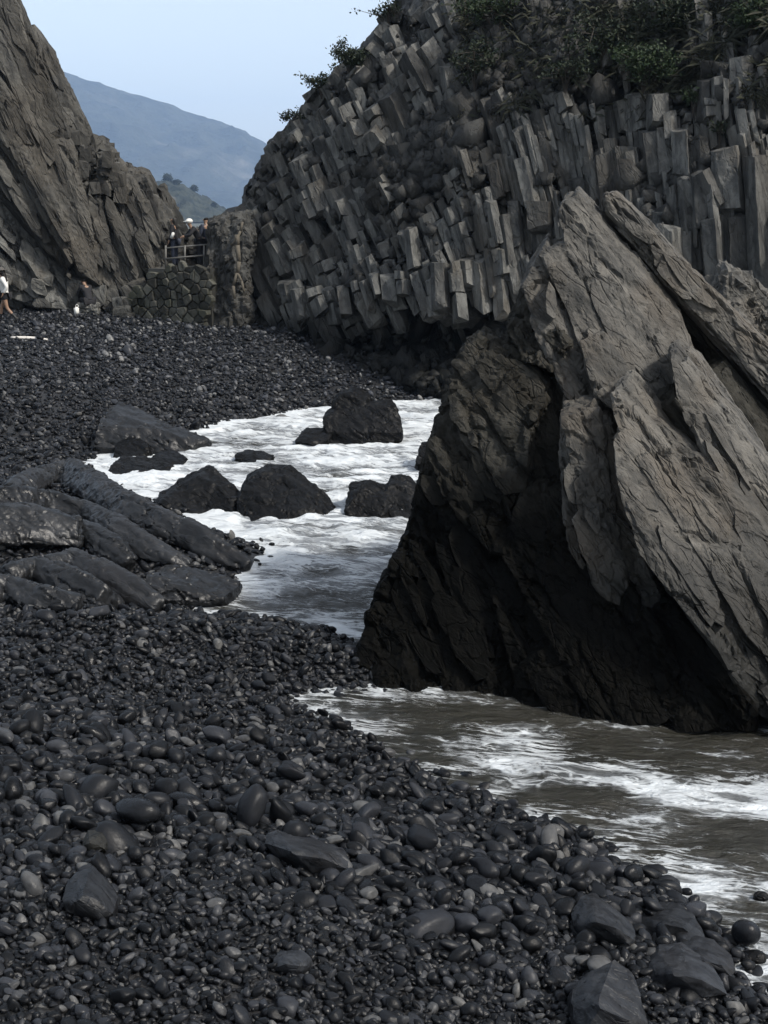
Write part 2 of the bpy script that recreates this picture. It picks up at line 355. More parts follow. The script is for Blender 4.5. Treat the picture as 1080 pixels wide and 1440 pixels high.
# ------------------------------------------------------------------ far hills
def hill(name, prof, d, base_z, depth, mat, seed, amp, res):
    """a solid ridge whose skyline runs through the profile points (photo pixels) at distance d"""
    pr = np.array([P(a, b, d) for a, b in prof]); xs = np.linspace(pr[0, 0], pr[-1, 0], res); zt = np.interp(xs, pr[:, 0], pr[:, 2])
    m = 70; vv = []
    tt = np.linspace(-1, 1, m)
    X = np.repeat(xs[None], m, 0); T = np.repeat(tt[:, None], res, 1)
    Y = d + T*depth; H = (zt[None]-base_z)*(1-np.abs(T)**1.25)
    w = (xs[-1]-xs[0])
    pp = np.stack([X.ravel()/w*9, Y.ravel()/w*9, 0*X.ravel()], -1)
    nz = fbm(pp, 6, seed, .52).reshape(X.shape); nz2 = (1-2*np.abs(fbm(pp*1.2, 5, seed+9))).reshape(X.shape)
    env = np.clip(1-np.abs(T)*.2, 0, 1)*np.clip(np.abs(T)*4 + .24, 0, 1)
    Z = base_z + H + amp*env*(nz + .6*nz2 - .3)*np.clip(H/(H.max()*.15), 0, 1)
    i = np.arange(m*res).reshape(m, res); f = np.stack([i[:-1, :-1], i[:-1, 1:], i[1:, 1:], i[1:, :-1]], -1).reshape(-1, 4)
    me = mesh_np(name, np.stack([X.ravel(), Y.ravel(), Z.ravel()], -1), f)
    return tag(link(name, me, mat, smooth=True), kind='structure')
def hill_mat(name, ca, cb, cc, sc):
    t = NT(name); p = t.pos(); n1 = t.noise(p, sc, 8, .62); n2 = t.noise(p, sc*4.5, 7, .62)
    c = t.mix(t.ramp(n2, .35, .65), ca, cb); c = t.mix(t.ramp(n1, .56, .7, 0, .8), c, cc)
    t.l(c, t.b.inputs['Base Color']); t.b.inputs['Roughness'].default_value = .95; t.b.inputs['Specular IOR Level'].default_value = .1
    t.l(t.bump(n2, 1., .12/sc), t.b.inputs['Normal']); return t.m
hill('mountain', [(-420, 150), (-150, 112), (0, 92), (60, 96), (100, 103), (160, 123), (200, 133), (240, 146), (262, 156), (290, 165), (312, 172), (340, 185), (372, 201), (430, 235), (520, 280), (640, 320)], 5200, -20, 1500, hill_mat('mountain_scrub', (.014, .019, .014), (.038, .044, .032), (.13, .125, .105), .0022), 5, 55, 360)
hill('headland', [(120, 225), (180, 238), (200, 247), (218, 256), (236, 254), (250, 260), (262, 263), (280, 275), (300, 290), (316, 303), (340, 315), (380, 330)], 1200, -2, 180, hill_mat('headland_scrub', (.014, .018, .014), (.04, .045, .034), (.10, .095, .085), .02), 15, 6, 260)
me = bpy.data.meshes.new('haze'); bm = bmesh.new(); bmesh.ops.create_cube(bm, size=1)
for v in bm.verts: v.co = Vector((v.co.x*17000, 4150 + v.co.y*9000, 378 + v.co.z*764))
bm.to_mesh(me); bm.free()
hz = bpy.data.materials.new('haze_air'); hz.use_nodes = True; ht = hz.node_tree
for nd in list(ht.nodes): ht.nodes.remove(nd)
ho = ht.nodes.new('ShaderNodeOutputMaterial'); hv = ht.nodes.new('ShaderNodeVolumePrincipled')
hv.inputs['Color'].default_value = (.45, .65, 1, 1); hv.inputs['Density'].default_value = .00013; hv.inputs['Anisotropy'].default_value = 0
ht.links.new(hv.outputs[0], ho.inputs['Volume'])
haze = tag(link('haze', me, hz), kind='stuff')

# ------------------------------------------------------------------ rock builders
rng = random.Random(7); nrg = np.random.default_rng(11)
def hull_into(bm, pts):
    vsn = [bm.verts.new(tuple(map(float, q))) for q in pts]
    r = bmesh.ops.convex_hull(bm, input=vsn)
    dead = list({e for e in r['geom_interior'] + r['geom_unused'] if isinstance(e, bmesh.types.BMVert) and e.is_valid})
    if dead: bmesh.ops.delete(bm, geom=dead, context='VERTS')
def remesh(hulls, voxel):
    """union of convex bodies as one even skin"""
    me = bpy.data.meshes.new('tmp'); bm = bmesh.new()
    for h in hulls:
        b2 = bmesh.new(); hull_into(b2, h); m2 = bpy.data.meshes.new('t2'); bmesh.ops.recalc_face_normals(b2, faces=b2.faces); b2.to_mesh(m2); b2.free()
        bm.from_mesh(m2); bpy.data.meshes.remove(m2)
    bm.to_mesh(me); bm.free()
    o = bpy.data.objects.new('tmp', me); COL.objects.link(o)
    md = o.modifiers.new('r', 'REMESH'); md.mode = 'VOXEL'; md.voxel_size = voxel
    dg = bpy.context.evaluated_depsgraph_get(); ev = o.evaluated_get(dg)
    out = bpy.data.meshes.new_from_object(ev); bpy.data.objects.remove(o); bpy.data.meshes.remove(me)
    out.materials.clear()
    return out
def rough_rock(me, rot, cell, step, crack, strata, thick, fine, seed, smooth=0.0, low=0.0):
    """break a smooth skin up: flakes, cracks, bedding steps and grain, all along the rock's own bedding frame"""
    v = co_of(me); n = no_of(me)
    Rm = np.array(rot if isinstance(rot, Matrix) else Euler(rot).to_matrix())
    q = v @ Rm; cl = np.array(cell)
    w = np.stack([fbm(q*1.1/cell[1] + k*7.1, 3, seed+k) for k in range(3)], -1)
    qq = q + w*cl*.2
    def stair(x, e=.22):
        fl = np.floor(x); fr = x-fl; u = np.clip(fr/e, 0, 1); return fl + u*u*(3-2*u)
    d = step*.8*stair(fbm(qq/cl, 4, seed+3, .5)*3.2) + step*.35*stair(fbm(qq/cl*2.6, 3, seed+6, .5)*3.)
    f1, f2, cid = worley(qq/(cl*np.array((2.2, .8, .8))), seed)
    d += step*.7*(cid-.5)*2
    mk = np.clip(fbm(q/cl*.6, 2, seed+9)*4+.55, 0, 1); d -= crack*np.clip(1-(f2-f1)/.09, 0, 1)*mk
    sl = qq[:, 2]/thick + .5*fbm(q*.8/thick*.3, 3, seed+20); fr = sl-np.floor(sl)
    d += strata*(fr*.8 - np.clip((fr-.86)/.14, 0, 1)*.8)
    d += fine*fbm(q/cl*6, 4, seed+40, .55)
    if low: d += low*fbm(v/cell[0]*.45, 2, seed+50)
    v = v + n*d[:, None]
    me.vertices.foreach_set('co', v.astype(np.float32).ravel()); me.update()
    return me
def slab_pts(poly, push):
    """front face given by (px, py, distance) corners, thickness given by one world vector or several"""
    a = np.array([P(*c) for c in poly]); pushes = [push] if np.isscalar(push[0]) else push
    return np.concatenate([a] + [a + np.array(k) for k in pushes])
def chip_block(bm, pts, cuts, rr, amount=.16):
    b2 = bmesh.new(); hull_into(b2, pts)
    vs_ = np.array([v.co[:] for v in b2.verts]); c = vs_.mean(0); ext = vs_.max(0)-vs_.min(0)
    for k in range(cuts):
        dv = Vector((rr.gauss(0, 1), rr.gauss(0, 1), rr.gauss(0, 1))).normalized()
        dd = (vs_-c) @ np.array(dv); t_ = dd.max()*(1-amount*(.3+rr.random()))
        g = list(b2.verts)+list(b2.edges)+list(b2.faces)
        rs = bmesh.ops.bisect_plane(b2, geom=g, plane_co=Vector(c)+dv*t_, plane_no=dv, clear_outer=True)
        ed = [e for e in rs['geom_cut'] if isinstance(e, bmesh.types.BMEdge)]
        if ed: bmesh.ops.edgeloop_fill(b2, edges=ed)
    bmesh.ops.recalc_face_normals(b2, faces=b2.faces)
    m2 = bpy.data.meshes.new('t'); b2.to_mesh(m2); b2.free(); bm.from_mesh(m2); bpy.data.meshes.remove(m2)
def prism_pts(top, axis, L, w, dpt, rr, n=5, tilt=(0, 0, .1), taper=1.08):
    ax = Vector(axis).normalized(); s = ax.cross(Vector((0, 1, 0))).normalized(); f_ = s.cross(ax).normalized()
    ph = rr.random()*6.28; o = []
    for k in range(n):
        a = ph + 6.283*(k+rr.uniform(-.28, .28))/n
        u = math.cos(a)*w*.5*rr.uniform(.85, 1.12); g = math.sin(a)*dpt*.5*rr.uniform(.85, 1.12)
        b = Vector(top) + s*u + f_*g
        o.append(b - ax*(u*tilt[0] + g*tilt[1]) + ax*rr.uniform(0, L*tilt[2]))
        o.append(Vector(top) + s*u*taper + f_*g*taper + ax*L*rr.uniform(.8, 1.1))
    return o

def refine(bm, maxlen, amp, seed, freq=3.):
    """split the long edges of a chipped block and let its faces go uneven"""
    for it in range(3):
        bmesh.ops.triangulate(bm, faces=bm.faces)
        ed = [e for e in bm.edges if e.calc_length() > maxlen]
        if not ed or len(bm.verts) > 1500: break
        bmesh.ops.subdivide_edges(bm, edges=ed, cuts=1, use_grid_fill=False)
    bmesh.ops.triangulate(bm, faces=bm.faces)
    v = np.array([q.co[:] for q in bm.verts]); w = np.stack([fbm(v*freq + k*9.7, 3, seed+k, .6) for k in range(3)], -1)*amp
    for q, a_ in zip(bm.verts, v + w): q.co = a_
def in_poly(x, y, poly):
    c = False; j = len(poly)-1
    for i in range(len(poly)):
        (xi, yi), (xj, yj) = poly[i][:2], poly[j][:2]
        if (yi > y) != (yj > y) and x < (xj-xi)*(y-yi)/(yj-yi)+xi: c = not c
        j = i
    return c
def crisp(pts, rr_, cuts=3, maxlen=.09, amount=.1, most=14000):
    bm = bmesh.new(); chip_block(bm, pts, cuts, rr_, amount)
    for it in range(9):
        bmesh.ops.triangulate(bm, faces=bm.faces); ed = [e for e in bm.edges if e.calc_length() > maxlen]
        if not ed or len(bm.verts) > most: break
        bmesh.ops.subdivide_edges(bm, edges=ed, cuts=1, use_grid_fill=False)
    bmesh.ops.triangulate(bm, faces=bm.faces); bmesh.ops.recalc_face_normals(bm, faces=bm.faces)
    me = bpy.data.meshes.new('rock_slab'); bm.to_mesh(me); bm.free(); return me
def clip_half(poly, nx, ny, c):              # keep nx*x + ny*y <= c
    out = []
    for k in range(len(poly)):
        a_, b_ = poly[k], poly[(k+1) % len(poly)]; da = nx*a_[0]+ny*a_[1]-c; db_ = nx*b_[0]+ny*b_[1]-c
        if da <= 0: out.append(a_)
        if (da < 0) != (db_ < 0) and da != db_:
            f_ = da/(da-db_); out.append(tuple(a_[m_] + (b_[m_]-a_[m_])*f_ for m_ in range(3)))
    return out
def strips(parent, poly, ang, wid, off, push, mat, seed, B, name='rock_slab', rough=(.014, .05, .03, .24, .006), cell=(.9, .42, .35), maxlen=.055, fray=.12, amount=.07, low=.02):
    """a bed of rock parted along the grain into long slabs that stand a little proud of one another"""
    rr_ = random.Random(seed); u = (math.cos(R(ang)), math.sin(R(ang))); v_ = (-u[1], u[0])
    pv = [a_[0]*v_[0]+a_[1]*v_[1] for a_ in poly]; pu = [a_[0]*u[0]+a_[1]*u[1] for a_ in poly]; c = min(pv); k = 0; XF = Matrix.Translation(-parent.location)
    a_ = np.array(poly, float); A_ = np.c_[a_[:, :2], np.ones(len(a_))]; co, *_ = np.linalg.lstsq(A_, a_[:, 2], rcond=None)
    while c < max(pv):
        w = rr_.uniform(*wid); da = R(rr_.gauss(0, 2.)); vx, vy = v_[0]*math.cos(da)-v_[1]*math.sin(da), v_[0]*math.sin(da)+v_[1]*math.cos(da)
        mid = (sum(q[0] for q in poly)/len(poly), sum(q[1] for q in poly)/len(poly)); sh_ = (vx-v_[0])*mid[0] + (vy-v_[1])*mid[1]
        q = clip_half(poly, vx, vy, c + w*1.12 + sh_); q = clip_half(q, -vx, -vy, -(c - w*.12 + sh_)) if len(q) > 2 else q
        c += w
        if len(q) < 3: continue
        qu = [b_[0]*u[0]+b_[1]*u[1] for b_ in q]; lo, hi = min(qu), max(qu); L_ = hi-lo
        cuts_ = [lo + L_*rr_.uniform(-.02, fray)]
        while cuts_[-1] < hi: cuts_.append(cuts_[-1] + L_*rr_.uniform(.45, 1.1))
        for c0, c1 in zip(cuts_, cuts_[1:]):
            qq = clip_half(q, u[0], u[1], c1+2); qq = clip_half(qq, -u[0], -u[1], -c0) if len(qq) > 2 else qq
            if len(qq) < 3: continue
            o_ = rr_.uniform(*off); tl = rr_.uniform(-.5, .5)*(off[1]-off[0])
            fr_ = [(b_[0], b_[1], .6*(co[0]*b_[0]+co[1]*b_[1]+co[2]) + .4*b_[2] - o_ - tl*((b_[0]*u[0]+b_[1]*u[1]-lo)/max(L_, 1)-.5)) for b_ in qq]
            me = crisp(slab_pts(fr_, push), rr_, 3, maxlen, amount); rough_rock(me, B, cell, rough[0], rough[1], rough[2], rough[3], rough[4], seed+k, low=low)
            me.transform(XF); link(name, me, mat, parent); k += 1
def plates(parent, poly, n, ang, ln, wd, out, thick, mat, seed, name='rock_plate', dz=0., maxlen=.16, amp=.025):
    """thin plates of the same stone split along the grain and still clinging to a slab's face"""
    rr_ = random.Random(seed); a_ = np.array(poly, float); A_ = np.c_[a_[:, :2], np.ones(len(a_))]; co, *_ = np.linalg.lstsq(A_, a_[:, 2], rcond=None)
    x0, y0 = np.maximum(a_[:, :2].min(0), (-40, -40)); x1, y1 = np.minimum(a_[:, :2].max(0), (1120, 1460)); k = 0; tries = 0
    XF = Matrix.Translation(-parent.location)
    while k < n and tries < n*30:
        tries += 1; cx, cy_ = rr_.uniform(x0, x1), rr_.uniform(y0, y1); an = R(ang + rr_.gauss(0, 5)); L_ = rr_.uniform(*ln); W_ = rr_.uniform(*wd); u = (math.cos(an), math.sin(an)); v_ = (-u[1], u[0])
        pt = [(cx + u[0]*L_*.5*s_, cy_ + u[1]*L_*.5*s_) for s_ in (-1, 1)]
        if not (in_poly(cx, cy_, poly) and in_poly(*pt[0], poly) and (in_poly(*pt[1], poly))): continue
        q_ = []; o_ = rr_.uniform(*out); tl = rr_.uniform(-.4, .4)*o_
        for m_ in range(8):
            t_ = m_*math.pi/4 + rr_.uniform(-.25, .25); e_ = L_*.5*math.cos(t_)*rr_.uniform(.85, 1.1); f_ = W_*.5*math.copysign(abs(math.sin(t_))**.6, math.sin(t_))*rr_.uniform(.8, 1.1)
            px_, py_ = cx + u[0]*e_ + v_[0]*f_, cy_ + u[1]*e_ + v_[1]*f_; d_ = co[0]*px_ + co[1]*py_ + co[2] + dz
            q_ += [P(px_, py_, d_ - o_ - tl*e_/L_), P(px_, py_, d_ + thick)]
        bm = bmesh.new(); chip_block(bm, q_, 2, rr_, .08); refine(bm, maxlen, amp, seed+k); bm.transform(XF)
        me = bpy.data.meshes.new(name); bm.to_mesh(me); bm.free(); link(name, me, mat, parent); k += 1

# ------------------------------------------------------------------ the great leaning stack in front
stack = empty('sea_stack', G(800, 1005)); tag(stack, 'tall pointed rock stack of leaning slabs standing in the brown water at the right', 'rock')
SX = Matrix.Translation(-stack.location)
def stack_part(name, hulls, mat, voxel=.022, rot=B_STACK, cell=(.9, .42, .35), step=.02, crack=.05, strata=.03, thick=.24, fine=.007, seed=1, low=0.035):
    me = remesh(hulls, voxel); rough_rock(me, rot, cell, step, crack, strata, thick, fine, seed, low=low)
    me.transform(SX); return link(name, me, mat, stack)
back = [(.25, 1.3, -.1), (.1, .8, .1)]
bk_ = [(.22, .9, -.1), (.1, .55, .1)]
def bed(poly, ang, wid, off, mat, seed, push=bk_, **kw): strips(stack, poly, ang, wid, off, push, mat, seed, B_STACK, **kw)
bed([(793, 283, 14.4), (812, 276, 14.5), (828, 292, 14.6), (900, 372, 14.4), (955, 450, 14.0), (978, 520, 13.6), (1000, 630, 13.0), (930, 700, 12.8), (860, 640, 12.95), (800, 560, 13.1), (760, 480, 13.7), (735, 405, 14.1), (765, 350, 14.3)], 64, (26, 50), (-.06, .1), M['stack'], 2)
bed([(845, 300, 14.6), (880, 335, 14.6), (935, 386, 14.55), (1010, 470, 14.4), (1100, 570, 14.15), (1230, 740, 13.8), (1230, 900, 14.3), (1080, 720, 14.7), (1000, 600, 15.0), (900, 430, 15.2), (846, 330, 15.1)], 50, (24, 46), (-.05, .08), M['stack_shaded'], 32)
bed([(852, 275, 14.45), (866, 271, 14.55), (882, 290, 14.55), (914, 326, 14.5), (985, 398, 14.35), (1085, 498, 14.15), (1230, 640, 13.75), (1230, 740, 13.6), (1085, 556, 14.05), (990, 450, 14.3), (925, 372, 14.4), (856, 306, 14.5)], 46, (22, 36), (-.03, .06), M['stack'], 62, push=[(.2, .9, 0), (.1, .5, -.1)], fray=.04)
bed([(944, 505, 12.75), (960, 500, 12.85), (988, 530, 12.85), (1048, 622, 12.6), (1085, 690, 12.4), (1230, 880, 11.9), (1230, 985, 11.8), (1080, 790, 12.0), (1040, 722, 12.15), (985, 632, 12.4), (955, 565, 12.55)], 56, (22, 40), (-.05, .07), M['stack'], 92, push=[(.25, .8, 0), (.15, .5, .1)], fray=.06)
bed([(888, 528, 12.85), (945, 552, 12.7), (985, 628, 12.55), (1040, 718, 12.3), (1080, 786, 12.15), (1230, 980, 11.9), (1230, 1000, 12.6), (1050, 800, 12.9), (960, 660, 13.2), (900, 590, 13.3)], 54, (20, 40), (-.04, .06), M['stack_shaded'], 122)
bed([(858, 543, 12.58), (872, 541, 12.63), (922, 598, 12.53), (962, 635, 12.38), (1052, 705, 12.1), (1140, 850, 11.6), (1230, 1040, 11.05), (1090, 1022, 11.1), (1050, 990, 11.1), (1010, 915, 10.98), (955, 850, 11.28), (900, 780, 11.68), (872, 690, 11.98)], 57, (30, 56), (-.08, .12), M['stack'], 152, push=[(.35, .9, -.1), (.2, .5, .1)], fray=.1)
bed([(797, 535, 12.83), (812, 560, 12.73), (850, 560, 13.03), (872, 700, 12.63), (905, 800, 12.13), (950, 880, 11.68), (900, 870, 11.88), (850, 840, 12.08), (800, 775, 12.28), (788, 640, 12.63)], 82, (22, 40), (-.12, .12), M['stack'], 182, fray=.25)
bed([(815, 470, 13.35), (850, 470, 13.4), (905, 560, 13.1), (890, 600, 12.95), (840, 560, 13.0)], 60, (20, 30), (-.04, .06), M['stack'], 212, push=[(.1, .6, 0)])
bed([(1003, 470, 14.3), (1040, 530, 14.2), (1230, 770, 13.6), (1230, 860, 13.3), (1080, 680, 13.5), (1000, 560, 13.9)], 52, (24, 40), (-.04, .06), M['stack_shaded'], 242)
# the wet face under the slabs, shade painted into its colour, cut in the same leaning layers
bed([(800, 765, 12.45), (850, 838, 12.1), (952, 862, 11.5), (1010, 928, 11.2), (1062, 1002, 11.1), (1060, 1026, 11.15), (860, 1028, 11.3), (735, 1012, 11.8), (690, 820, 12.65), (735, 690, 13.0), (790, 690, 12.8)], 58, (26, 52), (-.08, .1), M['stack_shaded'], 601, push=[(.3, 1., -.2), (.1, .6, .1)], fray=.05, amount=.04)
bed([(748, 545, 13.75), (796, 515, 13.7), (803, 600, 13.4), (800, 775, 12.8), (738, 770, 13.1)], 78, (20, 36), (-.1, .12), M['stack_shaded'], 631, push=[(.2, .8, 0)], fray=.1)
# the left buttress, its shade put into the stone colour, built in leaning layers
bl = dict(mat=M['stack_shaded'], off=(-.1, .16), push=[(.3, 1.0, -.1), (.15, .6, .1)], cell=(.9, .5, .4), rough=(.025, .06, .04, .28, .008))
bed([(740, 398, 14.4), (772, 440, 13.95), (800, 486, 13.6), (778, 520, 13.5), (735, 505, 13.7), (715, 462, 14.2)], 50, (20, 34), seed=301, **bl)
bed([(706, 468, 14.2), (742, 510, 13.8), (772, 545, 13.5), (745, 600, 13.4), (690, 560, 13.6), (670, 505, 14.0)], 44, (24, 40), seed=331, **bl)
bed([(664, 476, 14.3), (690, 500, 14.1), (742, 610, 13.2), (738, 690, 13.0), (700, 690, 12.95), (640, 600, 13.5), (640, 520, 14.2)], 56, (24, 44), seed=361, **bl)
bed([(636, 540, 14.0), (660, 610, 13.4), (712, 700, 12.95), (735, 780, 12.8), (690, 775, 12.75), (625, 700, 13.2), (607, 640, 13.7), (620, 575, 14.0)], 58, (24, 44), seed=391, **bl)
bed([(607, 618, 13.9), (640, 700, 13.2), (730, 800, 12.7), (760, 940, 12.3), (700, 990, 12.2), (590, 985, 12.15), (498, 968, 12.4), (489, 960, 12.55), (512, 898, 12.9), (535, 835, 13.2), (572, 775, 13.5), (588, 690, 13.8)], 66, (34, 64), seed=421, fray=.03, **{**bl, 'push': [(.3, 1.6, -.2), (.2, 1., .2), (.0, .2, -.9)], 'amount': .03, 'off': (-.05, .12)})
bed([(549, 793, 13.1), (556, 784, 13.2), (590, 780, 13.1), (600, 812, 13.0), (552, 808, 13.05)], 20, (40, 50), (0, .01), M['stack_shaded'], 451, push=[(.1, .5, -.05)], fray=0)
# the undercut core that carries the slabs, wet below, shade in its colour
core = [G(495, 969, -.3)+np.array((.1, .3, 0)), G(600, 1000, -.3), G(700, 1012, -.3), G(860, 1022, -.3), G(1060, 1022, -.3), G(1240, 1020, -.3), P(805, 480, 14.6), P(745, 440, 15.0), P(650, 560, 14.6), P(800, 800, 12.55), P(860, 850, 12.25),
        P(900, 480, 14.9), P(1180, 760, 14.3), np.array((7.0, 17.5, -.5)), np.array((.6, 17.0, -.5)), np.array((3.2, 17.2, 3.2)), np.array((6.8, 17., 2.)), P(960, 950, 11.55), P(1050, 1000, 11.25)]
stack_part('rock_core', [core], M['stack_shaded'], voxel=.045, seed=15, cell=(.9, .6, .35), step=.05, strata=.07, thick=.3, crack=.07, low=.07)

F0_ = [(793, 292, 14.3), (826, 296, 14.5), (896, 376, 14.3), (950, 450, 13.9), (972, 520, 13.5), (990, 620, 13.0), (905, 720, 12.6), (805, 600, 12.95), (800, 490, 13.4), (745, 405, 14.0), (770, 350, 14.25)]
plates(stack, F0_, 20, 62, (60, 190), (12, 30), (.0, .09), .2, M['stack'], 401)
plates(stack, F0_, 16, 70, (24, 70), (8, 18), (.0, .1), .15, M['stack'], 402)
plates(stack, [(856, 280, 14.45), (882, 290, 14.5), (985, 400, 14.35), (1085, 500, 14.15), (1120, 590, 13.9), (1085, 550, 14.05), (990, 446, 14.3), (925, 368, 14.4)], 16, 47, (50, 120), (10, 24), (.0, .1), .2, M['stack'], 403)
plates(stack, [(860, 325, 14.75), (935, 400, 14.75), (1010, 490, 14.6), (1100, 600, 14.4), (1090, 680, 14.5), (1000, 560, 14.8), (905, 420, 15.0)], 14, 50, (40, 100), (10, 22), (.0, .1), .2, M['stack_shaded'], 404)
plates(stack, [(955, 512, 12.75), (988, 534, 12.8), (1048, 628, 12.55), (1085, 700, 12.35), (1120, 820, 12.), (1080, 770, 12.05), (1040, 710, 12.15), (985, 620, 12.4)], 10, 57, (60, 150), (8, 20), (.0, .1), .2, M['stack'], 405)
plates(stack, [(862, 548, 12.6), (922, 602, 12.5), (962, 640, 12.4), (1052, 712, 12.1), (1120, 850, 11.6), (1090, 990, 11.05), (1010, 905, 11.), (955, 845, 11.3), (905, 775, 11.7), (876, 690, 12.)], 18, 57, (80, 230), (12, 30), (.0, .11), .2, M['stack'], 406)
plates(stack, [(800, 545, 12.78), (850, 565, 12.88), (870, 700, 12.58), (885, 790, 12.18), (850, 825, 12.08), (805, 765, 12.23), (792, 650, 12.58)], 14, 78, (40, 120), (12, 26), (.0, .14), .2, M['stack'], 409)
plates(stack, [(640, 545, 14.0), (700, 480, 14.1), (760, 470, 13.8), (770, 560, 13.4), (740, 690, 13.), (700, 740, 12.8), (625, 680, 13.4)], 26, 55, (40, 110), (14, 34), (.0, .12), .25, M['stack_shaded'], 407)
plates(stack, [(600, 650, 13.7), (700, 770, 12.8), (750, 930, 12.3), (690, 975, 12.2), (530, 950, 12.5), (560, 800, 13.2)], 24, 60, (50, 140), (16, 44), (.0, .14), .25, M['stack_shaded'], 408)

# the small peak behind its right shoulder
pk = empty('pointed_rock', P(1050, 470, 18)); tag(pk, 'small pale pointed rock peeping over the right shoulder of the big stack', 'rock')
for k, (pl, sd) in enumerate([([(1000, 398, 18.1), (1027, 376, 18.2), (1046, 395, 18.0), (1042, 450, 17.7), (1035, 520, 17.5), (1000, 520, 17.8), (990, 440, 18.2)], 51),
                              ([(1044, 388, 18.2), (1062, 400, 18.2), (1085, 425, 18.1), (1120, 480, 18), (1130, 620, 17.6), (1060, 560, 17.5), (1040, 470, 17.75)], 52)]):
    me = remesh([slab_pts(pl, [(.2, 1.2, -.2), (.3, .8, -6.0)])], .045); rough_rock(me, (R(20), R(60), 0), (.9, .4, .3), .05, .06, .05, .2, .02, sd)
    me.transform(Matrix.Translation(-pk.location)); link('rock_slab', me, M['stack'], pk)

# ------------------------------------------------------------------ left cliff: steep leaning sheets
lc = empty('slab_cliff', (-13.5, 42, 1.4)); tag(lc, 'steep cliff of leaning pale slabs rising above the beach at the left edge', 'cliff')
LX = Matrix.Translation(-lc.location)
def left_part(poly, push, seed, ang=67, wid=(22, 48), off=(-.15, .25), mat=None, step=.03, cell=(2.6, .9, .8), low=.04, voxel=0, strata=.06, fray=.12):
    strips(lc, [(a_, b_, c_+3.0) for a_, b_, c_ in poly], ang, wid, off, push, mat or M['left'], 500+seed*20, B_LEFT, rough=(step, .1, strata, .6, .012), cell=cell, maxlen=.17, fray=fray, low=low)
bk = [(-.8, 2.2, -.3), (-.3, 1.2, .2)]
left_part([(-110, -60, 38.3), (0, -60, 38.4), (24, -10, 38.4), (36, 36, 38.4), (60, 110, 38.2), (104, 205, 38.0), (128, 320, 37.9), (140, 400, 38.0), (112, 380, 37.8), (70, 270, 37.6), (20, 140, 37.5), (-110, -20, 37.5)], bk, 1)
left_part([(34, 44, 38.7), (44, 36, 38.8), (74, 76, 38.9), (100, 130, 38.9), (127, 190, 38.8), (121, 208, 38.6), (96, 188, 38.5), (66, 130, 38.5)], bk, 2)
left_part([(-110, 10, 37.0), (-40, 60, 37.1), (20, 140, 37.2), (72, 262, 37.4), (108, 365, 37.6), (100, 372, 37.5), (52, 275, 37.1), (0, 190, 36.9), (-110, 70, 36.6)], bk, 3, ang=62)
left_part([(-110, 100, 36.8), (-20, 180, 37.0), (40, 268, 37.3), (95, 372, 37.7), (100, 392, 37.7), (60, 340, 37.4), (0, 255, 37.0), (-110, 160, 36.7)], bk, 4, ang=56)
left_part([(-110, 190, 37.4), (0, 270, 37.8), (70, 362, 38.3), (128, 428, 38.4), (100, 425, 38.1), (0, 330, 37.5), (-110, 260, 37.)], bk, 5, mat=M['cliff'], ang=48)
left_part([(-110, 290, 37.4), (0, 345, 37.9), (90, 415, 38.2), (110, 436, 37.9), (50, 430, 37.4), (0, 398, 37.2), (-110, 390, 36.6)], bk, 6, mat=M['cliff'], ang=40)
left_part([(92, 196, 38.9), (124, 192, 39.2), (140, 212, 39.2), (150, 260, 38.9), (160, 330, 38.6), (150, 380, 38.4), (122, 330, 38.3), (108, 250, 38.5)], bk, 7, cell=(1., .6, .5), step=.16)
left_part([(118, 270, 38.3), (138, 262, 38.4), (152, 330, 38.2), (166, 400, 38.0), (160, 440, 38.0), (132, 425, 37.8), (112, 350, 37.9)], bk, 8, cell=(1.4, .6, .5))
left_part([(140, 205, 39.6), (158, 225, 39.6), (172, 240, 39.5), (168, 262, 39.2), (150, 250, 39.2)], bk, 9, cell=(.9, .5, .5), step=.13)
left_part([(158, 258, 38.6), (165, 249, 39.0), (190, 240, 39.3), (208, 250, 39.0), (212, 262, 38.7), (222, 310, 38.5), (231, 380, 38.4), (214, 396, 38.3), (190, 350, 38.3), (168, 300, 38.4)], bk, 10, ang=76, wid=(14, 24), step=.05, low=.04, cell=(2., .9, .7))
left_part([(150, 275, 38.4), (166, 285, 38.3), (190, 360, 38.1), (205, 400, 38.1), (180, 430, 38.1), (160, 390, 38.0), (146, 320, 38.2)], bk, 11)
left_part([(206, 300, 39.2), (214, 280, 39.6), (224, 281, 39.6), (238, 300, 39.4), (254, 350, 39.3), (262, 385, 39.3), (226, 388, 39.1)], bk, 12, ang=70, step=.06, low=.04)
left_part([(226, 266, 40.2), (231, 261, 40.3), (247, 290, 40.3), (262, 318, 40.3), (270, 350, 40.2), (250, 350, 40.0), (240, 310, 40.0)], [(-.1, .6, 0)], 13, voxel=.05, step=.04, low=.02, cell=(1., .5, .4), strata=.04)
left_part([(180, 235, 41.5), (212, 247, 41.5), (226, 272, 41.3), (226, 330, 41), (180, 330, 41)], bk, 14)
plates(lc, [(-60, -40, 40.7), (10, -40, 41.0), (34, 40, 41.2), (60, 120, 41.1), (104, 215, 40.9), (126, 320, 40.8), (132, 385, 40.9), (70, 262, 40.5), (18, 130, 40.4), (-60, 30, 40.3)], 22, 68, (90, 260), (8, 24), (.05, .35), .5, M['left'], 411, maxlen=.5, amp=.06)
plates(lc, [(-60, 40, 39.9), (20, 145, 40.1), (70, 262, 40.3), (104, 360, 40.5), (52, 275, 40.0), (0, 200, 39.8), (-60, 110, 39.6)], 18, 66, (50, 150), (8, 22), (.05, .35), .5, M['left'], 412, maxlen=.5, amp=.06)
